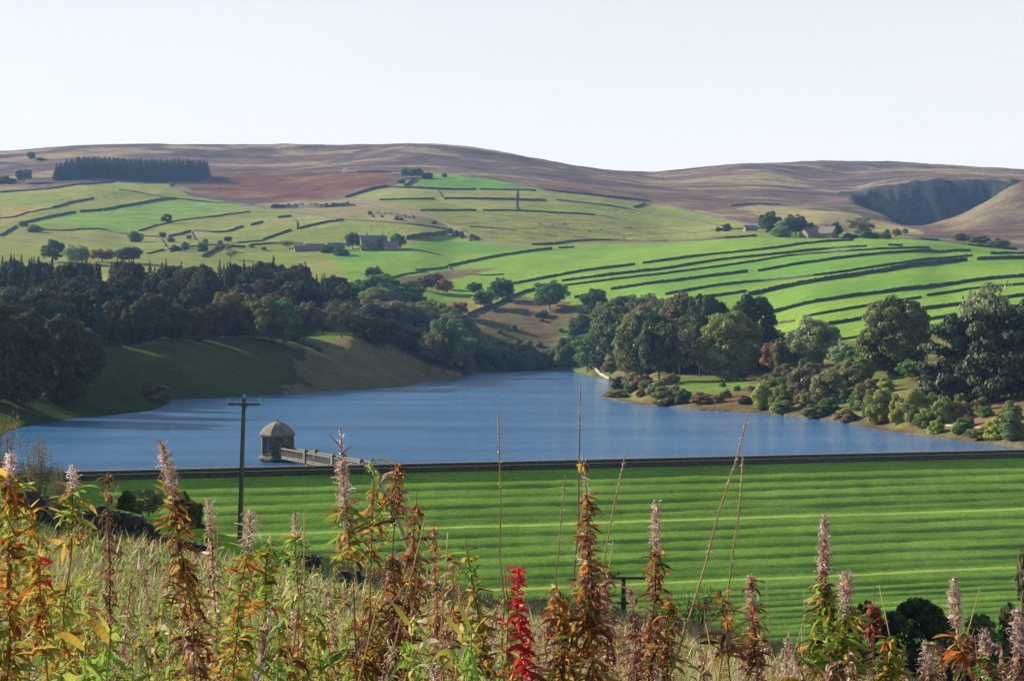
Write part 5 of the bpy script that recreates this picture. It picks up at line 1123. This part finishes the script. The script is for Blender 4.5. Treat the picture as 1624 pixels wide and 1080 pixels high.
HERO = [
 ((790, 657), (797, 1080), 6.0, bare(657), 'tall bare tan stalk left of the scarlet weed', 4),
 ((920, 612), (905, 1080), 6.4, bare(612, (.24, .19, .15)), 'tallest thin grey stalk rising in front of the water', 3),
 ((992, 720), (895, 1080), 5.8, bare(720, (.38, .3, .13)), 'bare leaning stalk right of the orange willowherb', 8),
 ((1188, 652), (1012, 1080), 5.5, bare(652, (.38, .3, .16), 20), 'long bare stalk leaning far to the right with flecks of down', 22),
 ((1178, 722), (1128, 1080), 6.0, bare(722, (.36, .3, .14), 12), 'bare stalk standing beside the long leaning one', 8),
 ((897, 752), (868, 1080), 6.6, bare(752, (.3, .24, .13), 8, .003), 'slender bare stalk left of the orange willowherb', -4),
 ((925, 722), (935, 1080), 5.6, leafy_s(732, 1000, ['orange', 'brown', 'pink'], 190, .05, .0065, [1.1, 1, .4], 1.2, [(722, 800, 40, ('pink', 'white'), .01, .03), (870, 960, 160, ('pink', 'fluff'), .02, .06)], extra=[(900, 1080, 90, .085, .009, ['brown', 'orange', 'yellow'], [1.2, .7, .4], 1.2)]), 'narrow willowherb with flame orange leaves in front of the dam', 6),
 ((1040, 792), (1028, 1080), 5.8, leafy_s(870, 1080, ['brown', 'orange'], 90, .07, .008, [1.4, .7], 1.3, [(795, 900, 420, ('fluff', 'pink', 'white'), .016, .04)]), 'dark willowherb topped with a pale pink woolly spike', 5),
 ((1308, 818), (1312, 1080), 5.4, leafy_s(925, 1080, ['yellow', 'green', 'brown'], 90, .075, .011, [1, 1, .6], .8, [(820, 950, 620, ('fluff', 'pink', 'white'), .02, .042)], extra=[(880, 960, 40, .04, .006, ['brown'], None, 1.5)]), 'tall beige woolly seed spike with green leaves below', -4),
 ((1342, 908), (1330, 1080), 5.3, leafy_s(960, 1080, ['yellow', 'green'], 60, .08, .012, None, .8, [(910, 990, 300, ('white', 'fluff'), .022, .05)]), 'shorter white woolly spike beside the tall beige one', 3),
 ((1514, 916), (1528, 1080), 5.4, leafy_s(1010, 1080, ['orange', 'brown'], 34, .1, .01, None, .9, [(920, 1020, 440, ('fluff', 'white'), .02, .042)]), 'beige woolly spike in front of the large dark tree', 5),
 ((1612, 965), (1620, 1080), 5.3, leafy_s(1030, 1080, ['brown', 'pink'], 30, .06, .008, None, 1, [(968, 1060, 380, ('fluff', 'pink', 'white'), .024, .05)]), 'pinkish woolly spike at the right edge', 3),
 ((540, 678), (566, 1080), 5.5, leafy_s(800, 1080, ['yellow', 'orange', 'brown', 'green'], 85, .1, .011, [1.2, .8, .6, .6], .9, [(735, 840, 420, ('fluff', 'pink', 'white'), .024, .05), (682, 735, 26, ('white', 'pink'), .008, .03)]) | {'twigs': [(712, -22, -24), (722, 16, -14), (730, -14, -4)]}, 'willowherb with a pink-white fluffy top right of the valve tower', 8),
 ((628, 732), (612, 1080), 5.6, leafy_s(735, 1080, ['brown', 'orange', 'pink'], 190, .065, .0065, [1.6, .7, .5], 1.6), 'dense willowherb of curled brown leaves in the middle', 6),
 ((662, 775), (640, 1080), 5.7, leafy_s(800, 1080, ['orange', 'brown', 'yellow'], 120, .075, .008, [.9, 1.3, .3], 1.4), 'orange-brown willowherb just right of the dense brown one', -6),
 ((592, 770), (575, 1080), 5.6, leafy_s(775, 1080, ['brown', 'yellow', 'orange'], 120, .08, .008, [1.2, .7, .8], 1.3), 'brown and yellow willowherb just left of the dense brown one', 4),
 ((255, 700), (322, 1080), 5.5, leafy_s(765, 1080, ['orange', 'brown', 'yellow'], 130, .075, .0095, [1.3, 1, .3], 1.1, [(703, 800, 360, ('white', 'pink', 'fluff'), .022, .045)]), 'orange-leaved willowherb with a pinkish fluffy tip, left of the power pole', 12),
 ((116, 738), (88, 1080), 5.4, leafy_s(775, 1080, ['yellow', 'orange', 'green'], 100, .09, .011, [1.2, .6, .6], .8, [(740, 790, 150, ('white', 'pink'), .016, .035)]), 'yellow-leaved willowherb with a white tuft near the left', 6),
 ((18, 718), (8, 1080), 5.2, leafy_s(755, 1080, ['orange', 'yellow', 'green'], 130, .085, .011, [1.3, 1, .3], .9, [(720, 775, 190, ('white', 'pink'), .018, .04)]), 'orange and yellow willowherb at the left edge', 5),
 ((48, 800), (40, 1080), 5.6, leafy_s(805, 1080, ['orange', 'yellow', 'green'], 110, .08, .01, [1, 1, .5], .9), 'bushy yellow-orange weed beside the left edge one', 4),
 ((172, 748), (155, 1080), 5.6, leafy_s(752, 1080, ['brown'], 60, .055, .007, None, 1.7, stem=(.15, .07, .04)), 'dark brown withered weed with a hooked top on the left', 20),
 ((822, 898), (832, 1080), 5.3, leafy_s(898, 1080, ['red'], 80, .045, .009, None, .7, stem=(.4, .06, .06)), 'scarlet-leaved willowherb at the bottom centre', 3),
 ((800, 905), (812, 1080), 5.5, leafy_s(905, 1080, ['red', 'yellow', 'green'], 40, .05, .008, [.8, .9, .8], .8, stem=(.4, .06, .06)), 'half red, half yellow weed behind the scarlet one', 3),
 ((398, 812), (380, 1080), 5.6, leafy_s(870, 1080, ['green', 'orange', 'yellow'], 70, .075, .009, None, .9, [(812, 880, 150, ('fluff', 'white'), .022, .06)]), 'beige drooping tuft in front of the power pole foot', -16),
 ((425, 855), (418, 1080), 5.7, leafy_s(860, 1080, ['green', 'yellow'], 80, .07, .012, None, .8), 'leafy green weed right of the power pole', 3),
 ((468, 812), (470, 1080), 5.9, leafy_s(850, 1080, ['green', 'yellow', 'straw'], 80, .07, .009, None, .9, [(814, 880, 150, ('straw', 'fluff'), .014, .035)]), 'pale green weed with a straw-coloured spike', 3),
 ((330, 790), (345, 1080), 5.9, leafy_s(830, 1080, ['pink', 'brown', 'straw'], 60, .05, .007, None, 1.3, [(792, 850, 120, ('pink', 'fluff'), .018, .04)]), 'faded pinkish weed between orange willowherb and power pole', 8),
 ((738, 858), (800, 1080), 5.6, leafy_s(870, 1080, ['yellow', 'orange', 'green'], 55, .06, .01, None, .9, stem=(.2, .1, .06)), 'dark arched stem with yellow leaves left of the bare tan stalk', -18),
 ((688, 826), (700, 1080), 5.9, leafy_s(830, 1080, ['brown', 'pink', 'orange'], 80, .05, .007, None, 1.5), 'thin brown weed right of the curled brown group', 4),
 ((715, 872), (722, 1080), 6.1, leafy_s(880, 1080, ['orange', 'brown', 'straw'], 60, .055, .008, None, 1.2), 'small orange weed behind the arched yellow one', 2),
 ((1190, 912), (1200, 1080), 5.5, leafy_s(915, 1080, ['brown', 'orange', 'pink'], 90, .055, .007, [1.3, .5, .5], 1.5, [(914, 960, 90, ('fluff', 'pink'), .014, .035)]), 'curled brown weed right of the two leaning stalks', 4),
 ((1142, 935), (1168, 1080), 5.4, leafy_s(940, 1080, ['brown', 'orange', 'yellow'], 40, .09, .009, None, .9, stem=(.16, .08, .05)), 'dark forked weed with a yellow leaf between the leaning stalks', -14),
 ((1386, 928), (1384, 1080), 5.6, leafy_s(960, 1010, ['brown', 'red'], 44, .045, .007, [2, .3], 1.4, stem=(.28, .14, .1), extra=[(1010, 1080, 14, .03, .005, ['brown'], None, 1)]), 'thin stem with a dark red leaf cluster below the dam', 2),
 ((1410, 1010), (1418, 1080), 5.2, leafy_s(1012, 1080, ['yellow', 'green', 'orange'], 60, .05, .012, None, .7), 'low yellow-green weed right of the dark red cluster', 2),
 ((1000, 930), (1010, 1080), 5.9, leafy_s(935, 1080, ['brown', 'pink'], 80, .055, .007, None, 1.4, [(932, 990, 90, ('pink', 'fluff'), .014, .035)]), 'brown weed in front of the low power pole', 3),
 ((882, 925), (900, 1080), 5.6, leafy_s(930, 1080, ['brown', 'orange', 'yellow'], 90, .07, .009, [1.2, .8, .5], 1.1, stem=(.2, .1, .06)), 'dark weed at the left foot of the flame orange willowherb', -6),
 ((960, 905), (958, 1080), 5.7, leafy_s(905, 1080, ['brown', 'pink'], 80, .065, .007, None, 1.5), 'hanging brown leaves right of the flame orange willowherb', 2),
 ((1065, 935), (1050, 1080), 5.6, leafy_s(940, 1080, ['orange', 'brown', 'yellow'], 70, .06, .009, None, 1.1), 'orange and yellow weed right of the pink woolly spike', 4),
 ((640, 930), (520, 1080), 5.2, leafy_s(960, 1080, ['brown'], 8, .04, .006, None, 1, stem=(.5, .4, .26)), 'pale straw stalk lying aslant at the bottom', 0),
 ((1560, 1000), (1570, 1080), 5.6, leafy_s(1040, 1080, ['green', 'brown'], 30, .05, .008, None, 1, [(1000, 1060, 220, ('fluff', 'white'), .02, .045)]), 'small woolly spike left of the right edge one', 3),
 ((1470, 1020), (1476, 1080), 5.5, leafy_s(1060, 1080, ['brown'], 12, .05, .007, None, 1, [(1020, 1080, 260, ('white', 'fluff'), .02, .045)]), 'small pale woolly spike under the large dark tree', 3),
 ((60, 880), (70, 1080), 5.0, leafy_s(880, 1080, ['orange', 'red', 'yellow'], 80, .07, .01, [1.2, .15, 1], .9), 'fiery low weed near the left bottom corner', 4),
]
for tip, foot, D, st, lab, bend in HERO: plant(tip, foot, D, st, lab, bend)
def thistle():
    g = np.random.default_rng(5); D = 6.3; P = np.array([((x-CX)/F*D, D, HC+D*(HY-y)/F) for x, y in [(660, 1100), (655, 960), (648, 870), (630, 822), (606, 775), (592, 748), (586, 735)]]); b = P[0].copy(); b[2] = h1(b[0], D); P[0] = b
    r = empty('thistle', b); tag(r, 'pale grey-green stalk bending left through the brown willowherb', 'plant'); ob('stem', stem_mesh(P-b, .010, .005, (.3, .4, .27), g), r)
    V, f, c = leaves_on(P-b, .3, 1, 26, .05, .005, ['green', 'straw'], g); ob('leaves', mk('leaves', V, f, M_PLANT, c), r)
thistle()

# filler weeds: a few patterns, copied
def proto(style, H, g, name='wild_weed'):
    P = stem_path(np.zeros(3), np.array((g.normal()*.06, g.normal()*.06, H)), g.normal()*.05, 12); r = empty(name, (0, 0, 0)); ob('stem', stem_mesh(P, .004, .0015, style['stem'], g), r)
    V, f, c = join([leaves_on(P, *l[:2], l[2], l[3], l[4], l[5], g, None, curly=l[6]) for l in style['l']]); ob('leaves', mk('leaves', V, f, M_PLANT, c), r)
    if 'f' in style: V, f, c = fluff_on(P, *style['f'][:2], style['f'][2], g, style['f'][3], .02, .045, wd=.0013); ob('seed_head', mk('seed_head', V, f, M_PLANT, c), r)
    return r
FIL = [
 ('og', 'orange-leaved weed deep in the tangle of the foreground', {'stem': (.3, .14, .06), 'l': [(.2, 1, 85, .075, .009, ['orange', 'yellow', 'brown'], 1.0)]}),
 ('gn', 'green-leaved weed deep in the tangle of the foreground', {'stem': (.22, .28, .08), 'l': [(.1, 1, 95, .07, .011, ['green', 'yellow'], .8)]}),
 ('br', 'withered brown weed deep in the tangle of the foreground', {'stem': (.22, .12, .07), 'l': [(.2, 1, 90, .055, .007, ['brown', 'pink'], 1.6)]}),
 ('fl', 'pale woolly-headed weed deep in the tangle of the foreground', {'stem': (.35, .22, .14), 'l': [(.2, .75, 45, .05, .007, ['brown', 'straw', 'pink'], 1.3)], 'f': (.62, 1, 240, ('fluff', 'pink', 'white'))}),
 ('yl', 'yellowing weed deep in the tangle of the foreground', {'stem': (.35, .3, .1), 'l': [(.15, 1, 80, .065, .009, ['yellow', 'green', 'straw'], .9)]}),
 ('st', 'straw-dry weed deep in the tangle of the foreground', {'stem': (.42, .33, .18), 'l': [(.2, 1, 70, .05, .006, ['straw', 'pink', 'brown'], 1.3)], 'f': (.7, 1, 120, ('straw', 'fluff'))})]
def stalks():
    g = np.random.default_rng(40); src = None
    for i in range(120):
        D = 4.8+g.random()*9; px = g.uniform(-40, 1664); x = (px-CX)/F*D; z = h1(x, D); yt = np.interp(px, [0, 500, 900, 1624], [870, 890, 950, 990])+g.uniform(-20, 120); Hh = HC+D*(HY-yt)/F-z
        if Hh < .3: continue
        if i % 10 == 0 or src is None:
            P = stem_path(np.zeros(3), np.array((0, 0, 1.)), g.normal()*.08, 12); src = ob('dry_stalk', stem_mesh(P, .0042, .0016, PAL['straw'][g.integers(4)], g)); o = src
        else: o = src.copy(); COL.objects.link(o)
        o.location = (x, D, z-.02); o.scale = (1, 1, Hh*1.1); o.rotation_euler = (g.normal()*.3, g.normal()*.35, g.uniform(0, 6.28)); tag(o, 'thin dry stalk slanting among the foreground weeds', 'stalk', 'dry stalks of the foreground')
stalks()
def filler():
    g = np.random.default_rng(12); protos = {}
    for k, lab, st in FIL: protos[k] = [(proto(st, 1.0, g, {'og': 'orange_weed', 'gn': 'green_weed', 'br': 'withered_weed', 'fl': 'woolly_weed', 'yl': 'yellow_weed', 'st': 'dry_weed'}[k]), lab) for _ in range(3)]
    used = set(); n = 0
    for i_ in range(430):
        D = 4.6+(g.random()**1.4)*21; px = g.uniform(-60, 1684)
        if i_ >= 330: D = g.uniform(3.6, 9); px = CX+g.choice([-1, 1])*(900+g.uniform(0, 2400)*4/D)
        yt = np.interp(px, [0, 150, 300, 500, 700, 900, 1100, 1300, 1624], [860, 880, 885, 885, 905, 965, 995, 1010, 1010])+g.uniform(-45 if px < 760 else -15, 110)
        x = (px-CX)/F*D; z = h1(x, D); Hh = HC+D*(HY-yt)/F-z
        if Hh < .25: continue
        Hh = min(Hh, 1.6)
        left = px < 760; k = g.choice(['og', 'gn', 'br', 'fl', 'yl', 'st'], p=[.22, .3, .08, .05, .25, .10] if left else [.12, .06, .26, .32, .08, .16])
        src, lab = protos[k][g.integers(3)]
        if src.name in used:
            r = src.copy(); COL.objects.link(r)
            for ch in src.children: c = ch.copy(); COL.objects.link(c); c.parent = r
        else: r = src; used.add(src.name)
        r.location = (x, D, z-.02); s = Hh; r.scale = (min(s, 1.15),)*2+(s,); r.rotation_euler = (g.normal()*.14, g.normal()*.14, g.uniform(0, 6.28))
        tag(r, lab, "weed", lab.split(" deep")[0]+"s"); n += 1
    for L_ in protos.values():
        for r, _ in L_:
            if r.name not in used:
                for ch in list(r.children): bpy.data.objects.remove(ch)
                bpy.data.objects.remove(r)
filler()

# ------------------------------------------------------------------ air
def haze(density):
    m, nt, b = mat('haze'); nt.nodes.remove(b); v = nt.nodes.new('ShaderNodeVolumePrincipled'); v.inputs['Color'].default_value = (.32, .54, 1, 1); v.inputs['Density'].default_value = density; v.inputs['Anisotropy'].default_value = .25
    nt.links.new(v.outputs[0], nt.nodes['Material Output'].inputs['Volume'])
    x0, x1, y0, y1, z0, z1 = -3100, 3100, -70, 8600, -30, 345
    V = [(x0, y0, z0), (x1, y0, z0), (x1, y1, z0), (x0, y1, z0), (x0, y0, z1), (x1, y0, z1), (x1, y1, z1), (x0, y1, z1)]
    o = ob('haze', mk('haze', V, np.array([(0, 3, 2, 1), (4, 5, 6, 7), (0, 1, 5, 4), (1, 2, 6, 5), (2, 3, 7, 6), (3, 0, 4, 7)]), m)); tag(o, 'thin bluish haze over the valley', 'haze', kind='stuff')
haze(.000048)
